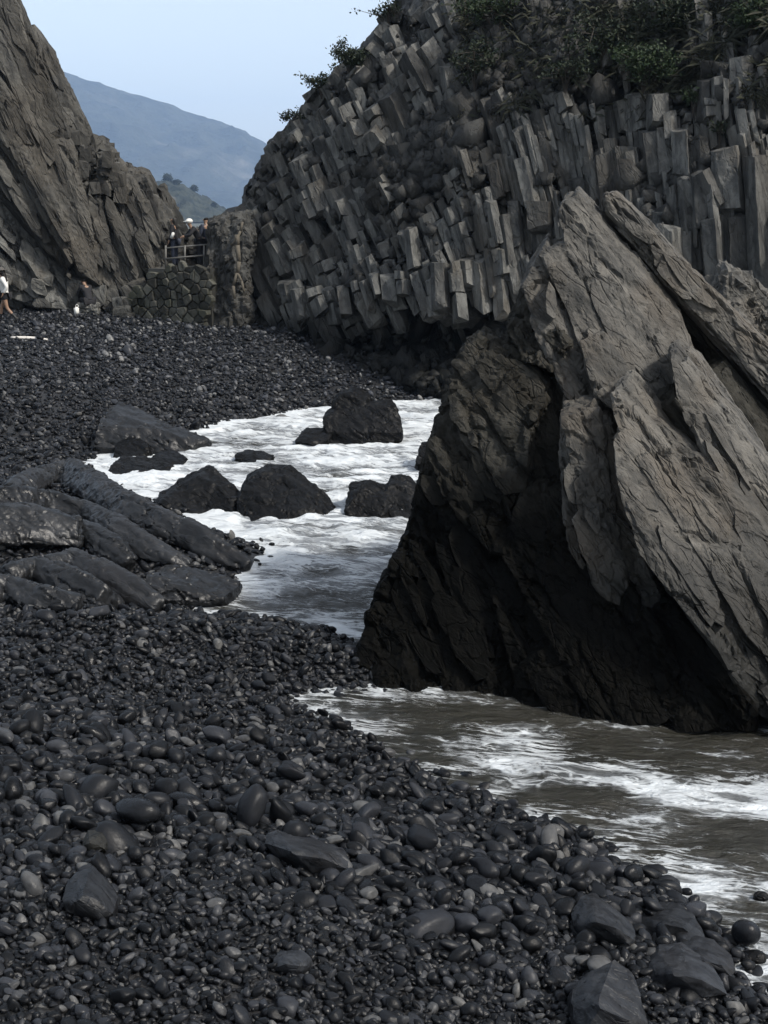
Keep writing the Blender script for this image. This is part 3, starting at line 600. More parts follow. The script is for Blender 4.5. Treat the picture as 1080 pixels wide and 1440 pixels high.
plates(lc, [(-60, 140, 39.8), (40, 272, 40.2), (95, 375, 40.6), (60, 345, 40.3), (0, 262, 39.9), (-60, 190, 39.6)], 12, 60, (40, 110), (8, 20), (.05, .3), .5, M['left'], 413, maxlen=.5, amp=.06)
plates(lc, [(38, 44, 41.6), (74, 80, 41.8), (98, 130, 41.8), (122, 190, 41.7), (100, 185, 41.5), (68, 130, 41.5)], 9, 62, (30, 70), (8, 18), (.0, .2), .4, M['left'], 414, maxlen=.5, amp=.05)
plates(lc, [(112, 270, 41.2), (140, 265, 41.3), (166, 270, 41.4), (206, 262, 41.6), (222, 320, 41.4), (225, 380, 41.3), (170, 430, 41.0), (130, 420, 40.8)], 24, 70, (40, 110), (9, 22), (.0, .3), .5, M['left'], 415, maxlen=.5, amp=.06)
plates(lc, [(-60, 270, 40.), (0, 300, 40.4), (80, 380, 41.0), (125, 428, 41.2), (50, 425, 40.4), (-60, 385, 39.6)], 26, 52, (30, 90), (9, 26), (.0, .35), .5, M['cliff'], 416, maxlen=.5, amp=.08)
# broken blocks on its ledges and round its foot
for k in range(74):
    if k < 26: px, py, d, s = rng.uniform(88, 172), 0, 0, rng.uniform(6, 15); py = 180 + (px-88)*.78 + rng.gauss(12, 16); d = 38.4
    elif k < 40: px, py = rng.uniform(95, 160), rng.uniform(220, 330); s = rng.uniform(6, 14); d = 38.2
    else: px = rng.uniform(-20, 178); py = 392 + max(0, px)*.26 + rng.gauss(0, 13); s = rng.uniform(7, 20); d = 37.8 - (py-420)*.02
    d += 3.0; s = s*d/F_PX; bm = bmesh.new(); c = P(px, py, d)
    chip_block(bm, [Vector(c)+Vector((rng.uniform(.35, .7)*sx*s, rng.uniform(.35, .7)*sy*s, rng.uniform(.4, 1.)*sz*s)) for sx in (-1, 1) for sy in (-1, 1) for sz in (-1, 1)], 4, rng)
    bm.transform(LX); me = bpy.data.meshes.new('rock_block'); bm.to_mesh(me); bm.free(); link('rock_block', me, M['left'] if k < 40 else M['cliff'], lc)

# ------------------------------------------------------------------ right cliff: rows of leaning stone columns, stepped like terraces
rc = empty('columnar_cliff', (2, 36, 0)); tag(rc, 'huge dark cliff of stepped stone columns filling the upper right behind the stack', 'cliff')
CX = Matrix.Translation(-rc.location)
B_X = [280, 300, 400, 520, 640, 800, 960, 1080, 1200]; B_Y = [440, 448, 508, 538, 556, 590, 625, 650, 670]; B_D = [42.5, 42, 38, 35, 32.8, 30.5, 28.5, 27, 25.5]
S_Y = [-60, 0, 25, 60, 100, 135, 165, 200, 240, 262, 290, 310, 460]; S_X = [545, 560, 540, 520, 474, 436, 415, 378, 360, 345, 340, 292, 290]
def cliff_d(px, py):
    yb, db = np.interp(px, B_X, B_Y), np.interp(px, B_X, B_D)
    h = np.maximum((yb-py)/F_PX*db, -1.)
    d = db + .52*h + .05*np.clip(h-7, 0, 9)**2
    edge = np.clip(1-(px-np.interp(py, S_Y, S_X))/70, 0, 1)          # the face turns away at its skyline
    d = d + 1.6*edge**2
    led = np.interp(px, [340, 400, 500, 600, 700, 800], [430, 402, 392, 372, 347, 335])
    under = np.clip((py-led-18)/40, 0, 1)*np.clip(1-(py-led-80)/90, 0, 1)*np.clip((px-380)/120, 0, 1)
    d = d + 1.5*under                                                  # hollow under the long ledge
    return d + .35*np.sin(px*.021 + py*.013) + .2*np.sin(px*.057-py*.031)
def slope_at(r, px):                       # rows climb to the right on the left part, run level on the right part
    k = np.interp(r, [0, 120, 300, 420], [.52, .42, .24, .16])
    return k if px < 690 else -.035
def row_y(r, px): return r + (690-px)*slope_at(r, px) if px < 690 else r + (px-690)*-.035
def lean_at(px, py): return np.interp(px, [300, 600, 720, 860, 1100], [-.50, -.42, -.27, -.1, -.02])
# the rock mass behind the columns
gx = np.arange(284, 1230, 5.); gy = np.arange(-70, 700, 5.)
PX, PY = np.meshgrid(gx, gy); left = np.interp(PY, S_Y, S_X) + 5
PX2 = np.maximum(PX, left); D = cliff_d(PX2, PY) + .8 + np.where(PX < left, (left-PX)*.06, 0)
a = (PX2-540)/F_PX; b = (720-PY)/F_PX; k_ = D/(CP + b*SP)
V = np.stack([a*k_, D, CAM_H + k_*(-SP+b*CP)], -1).reshape(-1, 3); sh = PX.shape
V += .28*np.stack([fbm(V*.9, 3, 61), fbm(V*.9, 3, 62), fbm(V*.9, 3, 63)], -1)
f1, f2, cid = worley(V*np.array((1.3, .8, .7)), 64); V[:, 1] += (cid-.5)*.7
i = np.arange(V.shape[0]).reshape(sh); f = np.stack([i[:-1, :-1], i[1:, :-1], i[1:, 1:], i[:-1, 1:]], -1).reshape(-1, 4)
# close it with a back so that it is a body, not a sheet
nv = len(V); Vb = V + np.array((1.5, 9., -2.)); Vb[:, 2] = np.maximum(Vb[:, 2], -2)
fb = f[:, ::-1] + nv
rim = np.concatenate([i[0, :], i[1:, -1], i[-1, -2::-1], i[-2:0:-1, 0]]); r2 = np.roll(rim, -1)
fr = np.stack([rim, r2, r2+nv, rim+nv], -1)
me = mesh_np('rock_face', np.concatenate([V, Vb]), np.concatenate([f, fb, fr])); me.transform(CX); link('rock_face', me, M['cliff'], rc)

VEG = [(700, 10, 62, 34), (668, 84, 38, 40), (850, 62, 52, 72), (900, 92, 62, 40), (975, 60, 60, 46), (1060, 30, 50, 50), (800, 95, 30, 40)]
def in_veg(px, py): return any(((px-x)/w)**2 + ((py-y)/h)**2 < 1 for x, y, w, h in VEG)
cols = []
rr = random.Random(19)
rows = []; r = -40
while r < 560: rows.append(r); r += (rr.uniform(26, 38) if r < 200 else rr.uniform(32, 50))
def add_col(px, py, w_px, L_px, lean, fwd, n=None, top_tilt=None, cuts=3):
    d = float(cliff_d(px, py)) - fwd; w = w_px*d/F_PX; L = L_px*d/F_PX
    ax = (math.sin(-lean), -.34 - rr.uniform(0, .08), -math.cos(lean))
    tl = top_tilt or (.1 + rr.gauss(0, .12), rr.uniform(.2, .6), .08)
    A_ = Vector(ax).normalized(); top_ = Vector(P(px, py, d)); dp = w*rr.uniform(.9, 1.5); nn = n or rr.choice((4, 5, 5, 6)); segs = [1.] if (px > 700 and py > 165) or rr.random() < .62 else ([.45, .55] if rr.random() < .75 else [.33, .33, .34])
    f0 = 0.
    for m_, f_ in enumerate(segs):           # cross joints break a column into drums
        f_ *= rr.uniform(.75, 1.25) if m_ < len(segs)-1 else 1; o_ = Vector((rr.gauss(0, .035), rr.gauss(0, .05), 0))*(1 if m_ else 0)
        cols.append((w_px*L_px*f_, px, py, prism_pts(top_ + A_*L*f0 + o_, ax, L*f_*.985, w*(1 + .06*m_), dp, rr, nn, tl if m_ == 0 else (rr.gauss(0, .08), rr.gauss(.05, .1), .04), rr.uniform(.95, 1.08)), cuts)); f0 += f_
for r in rows:
    for zone in (0, 1):
        px = 300 if zone == 0 else 690 + rr.uniform(-8, 8)
        while px < (690 if zone == 0 else 1240):
            sc = .75 + .5*float(perlin(np.array([[px*.011, r*.017, 3.]]), 9)[0]) + rr.uniform(-.12, .25)
            base = 21 if zone == 0 else (16 if r < 170 else 18)
            w = max(8, base*sc*rr.choice((.45, .6, .8, 1, 1.15, 1.5)))
            px += w*.5; py = row_y(r, px) + rr.gauss(0, 8) + 16*float(perlin(np.array([[px*.03, r*.05, 8.]]), 15)[0])
            yb = np.interp(px, B_X, B_Y)
            sx = np.interp(py, S_Y, S_X)
            gap = (rows[min(len(rows)-1, rows.index(r)+1)]-r)
            if not (470 < px < 670 and py > np.interp(px, [340, 400, 500, 600, 700], [430, 402, 392, 372, 347]) + 38 and rr.random() < .85) and py < yb-6 and py > -60 and px > sx+w*.4 and not (in_veg(px, py) and rr.random() < .5):
                scree = (540 < px < 640 and 170 + (640-px)*.8 < py < 225 + (640-px)*.75) or (690 < px < 800 and py < 105)
                wall = px > 700 and r > 175
                if not (scree and rr.random() < .8) and (wall or rr.random() > .1):
                    if wall: Lk = rr.uniform(1.7, 3.0)
                    elif zone: Lk = rr.uniform(1.3, 2.)
                    else: Lk = rr.uniform(1.5, 2.3)
                    sm = float(perlin(np.array([[px*.02, r*.03, 1.]]), 16)[0]); add_col(px, py, w*1.16, gap*Lk, lean_at(px, py) + .22*float(perlin(np.array([[px*.008, r*.012, 6.]]), 17)[0]) + rr.gauss(0, .03), .15 + .45*sm + rr.gauss(0, .09), cuts=rr.choice((1, 2, 3)))
            px += w*.5
# the big blocks one can point at
for px, py, w, L, ln in ((596, 62, 30, 92, -.55), (570, 75, 34, 84, -.5), (541, 78, 22, 62, -.55), (545, 128, 42, 92, -.45), (521, 150, 26, 66, -.5), (518, 182, 30, 40, -.6), (582, 6, 40, 60, -.95), (610, 20, 22, 62, -.45), (628, 92, 26, 70, -.15), (462, 108, 40, 40, -.9), (495, 98, 30, 36, -.9),
                         (576, 318, 22, 66, -.12), (505, 262, 24, 64, -.4), (476, 280, 26, 62, -.35), (415, 345, 30, 58, -.35), (442, 352, 26, 54, -.4), (400, 395, 30, 40, -.3), (356, 262, 24, 30, -.9), (350, 284, 24, 26, -.8), (372, 222, 26, 28, -.8), (378, 205, 18, 22, -.8),
                         (708, 300, 17, 72, -.1), (722, 280, 18, 76, -.05), (690, 280, 16, 64, -.2), (757, 280, 36, 48, 0.), (640, 378, 26, 70, -.1), (675, 362, 28, 84, -.1), (610, 392, 26, 60, -.15), (700, 365, 24, 80, -.08),
                         (895, 132, 30, 54, -.05), (925, 130, 30, 54, .03), (870, 140, 22, 50, -.15), (1000, 138, 26, 30, 0), (1020, 205, 44, 110, -.05), (1062, 215, 36, 200, -.02), (985, 240, 22, 60, -.45), (940, 316, 52, 96, -.02), (960, 250, 18, 60, -.5), (880, 200, 36, 150, -.12), (915, 180, 38, 140, -.1), (845, 215, 30, 130, -.1), (1000, 300, 30, 150, -.05), (1035, 300, 28, 160, 0)):
    add_col(px, py, w, L, ln, .42, n=rr.choice((4, 5)), top_tilt=(rr.uniform(-.15, .25), rr.uniform(.25, .7), .06), cuts=2)
# the broken steps of the skyline
for x_, y_ in ((540, 22), (528, 50), (512, 68), (492, 82), (474, 98), (458, 116), (440, 130), (424, 150), (410, 172), (392, 190), (378, 202), (368, 222), (358, 240), (352, 262), (344, 282), (338, 300), (345, 318)):
    add_col(x_ + rr.uniform(-3, 7), y_ + rr.gauss(0, 3), rr.uniform(20, 36), rr.uniform(20, 36), -rr.uniform(.55, .95), rr.uniform(.1, .5), n=4, top_tilt=(rr.uniform(-.2, .2), rr.uniform(0, .3), .05), cuts=2)
# the long sunlit ledge and the tall posts under it
px = 392.
while px < 712:
    w = rr.uniform(11, 26); yl_ = np.interp(px, [390, 440, 500, 560, 620, 700], [404, 402, 392, 378, 368, 346]); add_col(px + w/2, yl_ + rr.gauss(0, 3), w*1.1, rr.uniform(30, 85), -.2 + rr.gauss(0, .14), rr.uniform(.3, .6), n=rr.choice((4, 5)), top_tilt=(rr.uniform(-.15, .2), rr.uniform(.3, .6), .05)); px += w
cols.sort(key=lambda c: -c[0]*(1 if c[1] < 1100 else .05)); rest = bmesh.new()
for k, (ar, px, py, pts, cuts) in enumerate(cols):
    if k < 285:
        bm = bmesh.new(); chip_block(bm, pts, cuts + 1, rr, .14); refine(bm, .3, .03, k*3, 2.6); bm.transform(CX); me = bpy.data.meshes.new('rock_column'); bm.to_mesh(me); bm.free(); link('rock_column', me, M['cliff'], rc)
    else: chip_block(rest, pts, 2, rr, .13)
rest.transform(CX); me = bpy.data.meshes.new('small_columns'); rest.to_mesh(me); rest.free(); tag(link('small_columns', me, M['cliff'], rc), kind='stuff')
# loose rubble lying on the ledges and in the gullies, as numbers of chipped wedges in one mesh
def wedges(n, place, jit=.35, seed=5):
    g = np.random.default_rng(seed); c, s = place(n, g)
    m = len(c); cube = np.array([(-1,-1,-1),(1,-1,-1),(1,1,-1),(-1,1,-1),(-1,-1,1),(1,-1,1),(1,1,1),(-1,1,1)], float)*.5
    v = cube[None] + g.uniform(-jit, jit, (m, 8, 3))*.6; v = v*(s[:, None, None]*g.uniform(.5, 1.35, (m, 1, 3)))
    ang = g.uniform(-.9, .9, (m, 3)); Rm = np.array([np.array(Euler(a_).to_matrix()) for a_ in ang])
    v = np.einsum('mij,mkj->mki', Rm, v) + c[:, None]
    fc = np.array([(0,3,2,1),(4,5,6,7),(0,1,5,4),(1,2,6,5),(2,3,7,6),(3,0,4,7)])
    return mesh_np('rubble', v.reshape(-1, 3), (fc[None] + 8*np.arange(m)[:, None, None]).reshape(-1, 4))
def rub_place(n, g):
    px = g.uniform(300, 1120, n); py = g.uniform(-50, 640, n)
    gul = g.random(n) < .3; t_ = g.random(n)
    px = np.where(gul, 640 - 110*t_ + g.normal(0, 22, n), px); py = np.where(gul, 180 + 85*t_ + g.normal(0, 16, n), py)
    g2 = (~gul) & (g.random(n) < .22); px = np.where(g2, 745 + g.normal(0, 40, n), px); py = np.where(g2, 60 + g.normal(0, 42, n), py)
    foot = (~gul) & (~g2) & (g.random(n) < .25); px = np.where(foot, g.uniform(310, 660, n), px); py = np.where(foot, np.interp(px, B_X, B_Y) - np.abs(g.normal(0, 18, n)), py)
    ok = (px > np.interp(py, S_Y, S_X) + 8) & (py < np.interp(px, B_X, B_Y) + 3); px, py = px[ok], py[ok]
    d = cliff_d(px, py) + g.uniform(-.15, .4, len(px)); a = (px-540)/F_PX; b = (720-py)/F_PX; k_ = d/(CP+b*SP)
    return np.stack([a*k_, d, CAM_H + k_*(-SP+b*CP)], -1), np.exp(g.normal(math.log(.145), .55, len(px)))
me = wedges(9500, rub_place); me.transform(CX); tag(link('rubble', me, M['cliff'], rc), kind='stuff')

# dark block of cliff beside the steps, with a root hanging down it
gp = empty('rock_pillar', P(312, 450, 39.6)); tag(gp, 'dark square rock buttress with a pale root running down it, right of the stone wall', 'rock')
me = remesh([slab_pts([(290, 312, 39.90), (300, 306, 40.10), (338, 304, 40.00), (345, 330, 39.60), (346, 470, 39.00), (296, 466, 39.30), (291, 400, 39.60)], [(.3, 3, 0), (.2, 2.5, .1)])], .08)
rough_rock(me, B_COL, (1., .6, .7), .08, .08, .06, .4, .03, 71); me.transform(Matrix.Translation(-gp.location)); link('rock_mass', me, M['cliff'], gp)
me = remesh([slab_pts([(214, 372, 44.5), (226, 345, 44.8), (250, 350, 44.8), (275, 338, 44.8), (300, 322, 44.8), (318, 330, 44.6), (318, 385, 44.4), (214, 390, 44.2)], [(.3, 2, 0), (.2, 1.5, .1), (0, .3, -2.)])], .1)
rough_rock(me, B_COL, (1., .6, .7), .1, .08, .06, .4, .03, 73); me.transform(Matrix.Translation(-gp.location)); link('rock_mass', me, M['cliff'], gp)

# ------------------------------------------------------------------ outcrops and boulders round the inlet
def outcrop(name, label, cat, bodies, mat, seed, voxel=.035, cell=(.9, .35, .3), step=.016, strata=.02, thick=.17, fine=.008, crack=.03, low=.06, rot=B_RIDGE, part='rock_slab', group=None):
    base = np.mean([P(*b) for body in bodies for b in body[0][:1]], 0); base[2] = 0
    root = empty(name, base); tag(root, label, cat, group)
    for k, (poly, push) in enumerate(bodies):
        me = crisp(slab_pts(poly, push), random.Random(seed+k), 7, voxel*1.3, .14); rough_rock(me, rot, cell, step, crack, strata, thick, fine, seed+k*3, low=low)
        me.transform(Matrix.Translation(-root.location)); me.shade_smooth(); me.set_sharp_from_angle(angle=R(40)); link(part, me, mat, root, smooth=False)
    return root
def gd(px, py, z=0.0): return float(G(px, py, z)[1])
def body(pts, d0, d1, y0, y1, thick=1.2, drop=1.0, lift=None):
    """outline of a rock lying on the beach; its distance is where the beach lies under it"""
    if lift is None: poly = [(x, y, d0 + (d1-d0)*(y-y0)/(y1-y0)) for x, y in pts]
    else:
        poly = []
        for x, y in pts:
            yb_ = min(y + lift, max(y1, y+2)); d_ = on_land(x, yb_)[1]
            poly.append((x, y, d_ - .12 + .55*(yb_-y)/F_PX*d_))
    return (poly, [(.1, thick, -.25*thick), (.05, .4*thick, .08), (0, thick*.5, -drop)])
def sweep(spine, flat=.6, tilt=-.5):
    """long rounded rib of rock: spine points are (px, py of the crest line's middle, thickness in px)"""
    secs = []; C_ = []
    for px_, py_, w_ in spine:
        d_ = on_land(px_, py_ + w_*.62)[1] - .05; C_.append((P(px_, py_, d_), w_*.5*d_/F_PX))
    for k, (c_, r_) in enumerate(C_):
        tn = Vector(C_[min(k+1, len(C_)-1)][0] - C_[max(k-1, 0)][0]).normalized(); sd = tn.cross(Vector((0, 0, 1))).normalized(); up = sd.cross(tn).normalized()
        ct, st_ = math.cos(tilt), math.sin(tilt); a1 = sd*ct + up*st_; a2 = up*ct - sd*st_; q_ = []
        for cx, sx in ((-1., -.1), (-.78, .5), (-.3, .78), (.3, .62), (.85, .3), (1.15, -.1), (.6, -.55), (-.85, -.55)):
            q_.append(np.array(Vector(c_) + a1*cx*r_*1.15 + a2*sx*r_*flat*1.25))
        q_.append(np.array(Vector(c_) + Vector((0, .2, -r_*1.6)))); secs.append(q_)
    return [a_ + b_ for a_, b_ in zip(secs, secs[1:])]
def ridges(name, label, ribs, mat, seed, voxel=.03):
    base = on_land(ribs[0][0][0], ribs[0][0][1]+20); root = empty(name, base); tag(root, label, 'rock')
    for k, rb in enumerate(ribs):
        me = remesh(sweep(rb), voxel*.8); rough_rock(me, B_RIDGE, (1.8, .25, .3), .012, .03, .02, .15, .003, seed+k*3, low=.05)
        me.transform(Matrix.Translation(-root.location)); me.shade_smooth(); me.set_sharp_from_angle(angle=R(40)); link('rock_rib', me, mat, root)
ridges('rock_ridge', 'long dark ridge of smooth layered rock running down from the left edge to the inlet', [
    [(62, 668, 26), (92, 660, 34), (130, 683, 40), (180, 712, 42), (232, 735, 40), (262, 750, 36)],
    [(255, 742, 40), (292, 762, 38), (330, 786, 24), (348, 795, 14)],
    [(-30, 700, 40), (20, 700, 42), (70, 704, 34), (120, 716, 32), (152, 732, 30)],
    [(140, 728, 30), (165, 742, 36), (205, 766, 34), (245, 784, 26), (270, 792, 18)],
    [(20, 690, 30), (50, 672, 30), (64, 668, 24)],
    [(-40, 742, 44), (20, 745, 44), (70, 748, 38), (112, 756, 28)],
    [(95, 742, 26), (128, 750, 32), (160, 772, 34), (182, 790, 22)],
    [(-30, 728, 50), (40, 732, 50), (110, 744, 40)]], M['ridge'], 101)
ridges('rock_ridge', 'second dark smooth ridge of rock with its foot in the shingle below the long one', [
    [(70, 792, 28), (100, 786, 36), (140, 806, 40), (185, 830, 36), (222, 850, 18)],
    [(10, 806, 30), (50, 798, 34), (100, 818, 38), (140, 838, 34), (165, 848, 18)],
    [(-40, 832, 34), (10, 826, 36), (60, 838, 32), (110, 848, 24)]], M['ridge'], 131)
outcrop('low_rock', 'low flat dark slab of rock lying at the edge of the foam below the ridges', 'rock', [
    body([(200, 822), (230, 812), (270, 824), (325, 842), (300, 850), (240, 850), (205, 845)], 16.4, 15.5, 812, 850, lift=46)], M['ridge'], 151)
outcrop('low_rock', 'sloping dark rock wedge with a long tail pointing right at the top of the foam', 'rock', [
    body([(128, 598), (158, 576), (180, 585), (225, 605), (285, 630), (250, 637), (190, 636), (130, 628)], 27.6, 25.2, 576, 637, lift=46)], M['ridge'], 161, voxel=.05)
for lab, pl, d0, d1, sd in (('small dark boulder at the near end of the sloping rock wedge', [(158, 640), (166, 624), (182, 622), (206, 638), (200, 642), (165, 644)], 25.4, 24.8, 171),
        ('flat dark stone at the left end of the foam, nearest the ridge', [(150, 664), (165, 652), (200, 652), (236, 664), (215, 668), (160, 669)], 24.0, 23.3, 173),
        ('flat dark rounded stone half awash just right of the smaller boulders', [(208, 652), (222, 641), (240, 642), (256, 653), (240, 657), (215, 657)], 24.8, 24.1, 175),
        ('low dark stone just breaking the water left of the square boulder', [(414, 620), (425, 611), (450, 611), (461, 619), (440, 622)], 26.6, 26.0, 177),
        ('thin dark stone awash in the middle of the foam above the paired boulders', [(328, 648), (345, 641), (362, 643), (380, 649), (350, 651)], 25.0, 24.4, 179)):
    outcrop('boulder', lab, 'boulder', [body(pl, d0, d1, min(q[1] for q in pl), max(q[1] for q in pl), .6, .5)], M['sea_rock'], sd, voxel=.035, low=.04, part='rock_mass')
outcrop('boulder', 'big black squarish boulder standing alone in the foam at the head of the inlet', 'boulder', [
    body([(457, 590), (470, 580), (510, 572), (548, 574), (562, 590), (565, 612), (545, 619), (470, 619), (458, 610)], 27.0, 26.3, 572, 619, 1.2, .6),
    body([(466, 578), (478, 560), (495, 556), (512, 566), (515, 578), (490, 590)], 27.2, 26.9, 556, 590, .9, .5)], M['sea_rock'], 181, voxel=.04, low=.1, part='rock_mass')
outcrop('boulder', 'left one of the two black humped boulders in the middle of the inlet', 'boulder', [
    body([(216, 708), (240, 684), (262, 680), (285, 672), (310, 688), (328, 712), (338, 735), (300, 737), (240, 728)], 20.8, 19.9, 672, 737, 1.1, .6)], M['sea_rock'], 187, voxel=.035, low=.1, part='rock_mass', cell=(.5, .4, .3))
outcrop('boulder', 'right one of the two black humped boulders in mid inlet, with a tapering tail', 'boulder', [
    body([(330, 708), (345, 684), (370, 668), (400, 674), (430, 694), (455, 714), (478, 740), (462, 746), (400, 742), (338, 734)], 20.6, 19.6, 668, 746, 1.2, .6)], M['sea_rock'], 191, voxel=.035, low=.1, part='rock_mass', cell=(.5, .4, .3))
outcrop('boulder', 'black double lobed boulder in the inlet touching the foot of the big stack', 'boulder', [
    body([(484, 716), (490, 694), (515, 688), (538, 696), (548, 718), (545, 738), (500, 740), (486, 734)], 20.3, 19.7, 688, 740, 1., .6),
    body([(535, 700), (548, 684), (570, 682), (584, 696), (590, 720), (585, 740), (545, 738)], 20.5, 19.8, 682, 740, 1., .6)], M['sea_rock'], 195, voxel=.035, low=.08, part='rock_mass', cell=(.5, .4, .3))
outcrop('boulder', 'lone black stub of rock in the foam close to the left side of the stack', 'boulder', [
    body([(583, 645), (590, 630), (602, 628), (612, 640), (610, 652), (588, 652)], 23.9, 23.4, 628, 652, .7, .5)], M['sea_rock'], 199, voxel=.035, low=.04, part='rock_mass')
outcrop('low_rock', 'low broken reef of dark rock on the shingle above the sloping wedge', 'rock', [
    body([(40, 590), (60, 576), (95, 584), (100, 596), (60, 600)], 29, 28.2, 576, 600, .8, .5), body([(85, 575), (105, 560), (140, 572), (150, 585), (110, 588)], 29.8, 29.0, 560, 588, .8, .5)], M['ridge'], 203, voxel=.06, low=.05)

# stones on the near beach that stand out from the rest
STONES = []
def beach_stone(label, pts, lift, seed, mat='block', cuts=0, thick=.3, voxel=.012, step=.012, name='stone', cell=(.25, .18, .12), cat='stone', low=.02):
    STONES.append(pts); x, y = max(pts, key=lambda q: q[1]); base = on_land(np.mean([q[0] for q in pts]), y - 2); d1 = base[1] - .16
    y0, y1 = min(q[1] for q in pts), y
    poly = [(a, b, d1 + lift*(y1-b)/(y1-y0)) for a, b in pts]
    w_ = max(q[0] for q in pts)-min(q[0] for q in pts); cx_, cy_ = np.mean([q[0] for q in pts]), np.mean([q[1] for q in pts]); sz_ = w_*d1/F_PX
    ridge_ = np.array([P(cx_ - .12*w_, cy_ - .1*(y1-y0), d1 + lift*.4 - .28*sz_), P(cx_ + .2*w_, cy_ + .05*(y1-y0), d1 + lift*.3 - .22*sz_)])
    me = crisp(np.concatenate([slab_pts(poly, [(.02, thick, -thick*.5), (.0, thick*.5, -thick*.7), (0, thick*.45, .02)]), ridge_]), random.Random(seed), 4, .03, .1); rough_rock(me, B_RIDGE, cell, step*.25, .004, .003, .09, .001, seed, low=low*.6); me.shade_smooth(); me.set_sharp_from_angle(angle=R(32))
    o = link(name, me, M[mat]); local(o, base); return tag(o, label, cat)
beach_stone('angular dark block with a sharp peak and a pale split face on the near shingle', [(88, 1262), (98, 1248), (124, 1238), (146, 1262), (158, 1284), (140, 1293), (95, 1280)], .22, 211)
beach_stone('long flat slab of dark ribbed stone lying across the middle of the shingle', [(374, 1186), (388, 1180), (430, 1196), (480, 1206), (488, 1222), (440, 1226), (392, 1206)], .28, 213, thick=.2)
beach_stone('small pale blocky stone on the near shingle above the peaked block', [(116, 1190), (122, 1178), (142, 1178), (147, 1194), (126, 1199)], .1, 215, mat='stack', thick=.12, voxel=.009, step=.006)
beach_stone('broad wedge of wet stone with a sloping flat top near the water, lower right', [(808, 1302), (820, 1280), (838, 1273), (872, 1298), (896, 1318), (885, 1328), (820, 1316)], .26, 217)
beach_stone('tall dark angular boulder cut off by the bottom edge, right side', [(806, 1420), (830, 1392), (870, 1372), (895, 1390), (910, 1440), (900, 1470), (810, 1470)], .3, 219)
beach_stone('large humped dark boulder with a ribbed back by the bottom right corner', [(912, 1372), (925, 1350), (965, 1345), (1005, 1372), (1022, 1398), (990, 1402), (930, 1390)], .35, 221)
beach_stone('smooth rounded dark boulder above the humped one', [(905, 1306), (925, 1286), (960, 1288), (984, 1306), (978, 1318), (920, 1316)], .25, 223, step=.005)
beach_stone('grey faceted boulder between the humped boulder and the water', [(944, 1322), (962, 1308), (984, 1312), (992, 1326), (970, 1336), (950, 1334)], .2, 225, step=.006)
beach_stone('long dark boulder sloping into the foam beside the humped one', [(955, 1350), (975, 1334), (1010, 1342), (1035, 1364), (1028, 1374), (985, 1366)], .25, 227, step=.008)
beach_stone('flat pale topped stone near the bottom edge', [(384, 1362), (392, 1350), (420, 1348), (432, 1358), (415, 1370)], .14, 229, thick=.12, voxel=.009, step=.006)
for lab, a, b, w in (('black round stone alone in the foam just off the coarse cobbles', 905, 1225, 11), ('black flat stone in the shallow water at the right edge', 1062, 1344, 17), ('small black stone awash at the right edge below the foam', 1070, 1258, 12)):
    c = G(a, b+6, 0); me = bpy.data.meshes.new('stone'); bm = bmesh.new(); bmesh.ops.create_icosphere(bm, subdivisions=3, radius=1)
    s_ = w*c[1]/F_PX
    for v in bm.verts: v.co = Vector((v.co.x*s_*1.05, v.co.y*s_*.85, v.co.z*s_*.72))*(1+.14*float(perlin(np.array([v.co*1.7+Vector((a, 0, 0))]), 3)[0]))
    bm.to_mesh(me); bm.free(); o = link('stone', me, M['sea_rock'], smooth=True); o.location = Vector(c)+Vector((0, 0, s_*.25)); tag(o, lab, 'stone')
lg = mesh_np('driftwood', np.zeros((1, 3)), [])
c = on_land(18, 478); bm = bmesh.new()
ring = []
for k in range(9):
    t_ = k/8; ctr = Vector(c)+Vector((-.05+1.05*t_, .12*math.sin(t_*3), .07-.06*t_)); rad = .085*math.sin(math.pi*min(max(.12+t_*.8, 0), 1))**.6
    ring.append([bm.verts.new(ctr+Vector((0, rad*math.cos(a_*math.pi/4), rad*.6*math.sin(a_*math.pi/4)))) for a_ in range(8)])
for A_, B_ in zip(ring, ring[1:]):
    for k in range(8): bm.faces.new((A_[k], A_[(k+1) % 8], B_[(k+1) % 8], B_[k]))
bm.faces.new(ring[0][::-1]); bm.faces.new(ring[-1]); bmesh.ops.recalc_face_normals(bm, faces=bm.faces)
bm.to_mesh(lg); bm.free(); o = link('driftwood', lg, plain('bleached_wood', (.45, .43, .40), .8), smooth=True); local(o, c)
tag(o, 'pale bleached piece of driftwood lying on the shingle below the walking woman', 'driftwood')

# ------------------------------------------------------------------ shingle: every stone a real stone
def pebble_mesh(seed, sub=2):
    g = random.Random(seed); bm = bmesh.new(); bmesh.ops.create_icosphere(bm, subdivisions=sub, radius=1)
    v = np.array([q.co[:] for q in bm.verts])
    for k in range(g.randint(2, 5)):                    # flats worn on it
        dv = np.array((g.gauss(0, 1), g.gauss(0, 1), g.gauss(0, .8))); dv /= np.linalg.norm(dv); h_ = g.uniform(.6, .85)
        dd = v @ dv; v = v - dv[None]*(np.maximum(dd-h_, 0)*.82)[:, None]
    v = v*(1 + .17*perlin(v*.9 + seed*3.7, seed) + .03*perlin(v*2.4 + seed, seed+3))[:, None]
    v = v/np.abs(v).max(0)*np.array((1, g.uniform(.6, .85), g.uniform(.42, .68)))*.5
    for q, w in zip(bm.verts, v): q.co = w
    me = bpy.data.meshes.new('cobble'); bm.to_mesh(me); bm.free(); me.materials.append(M['pebble']); me.shade_smooth(); return me
PEB = [pebble_mesh(k, 3 if k < 12 else 2) for k in range(18)]
g = np.random.default_rng(3); pts = []
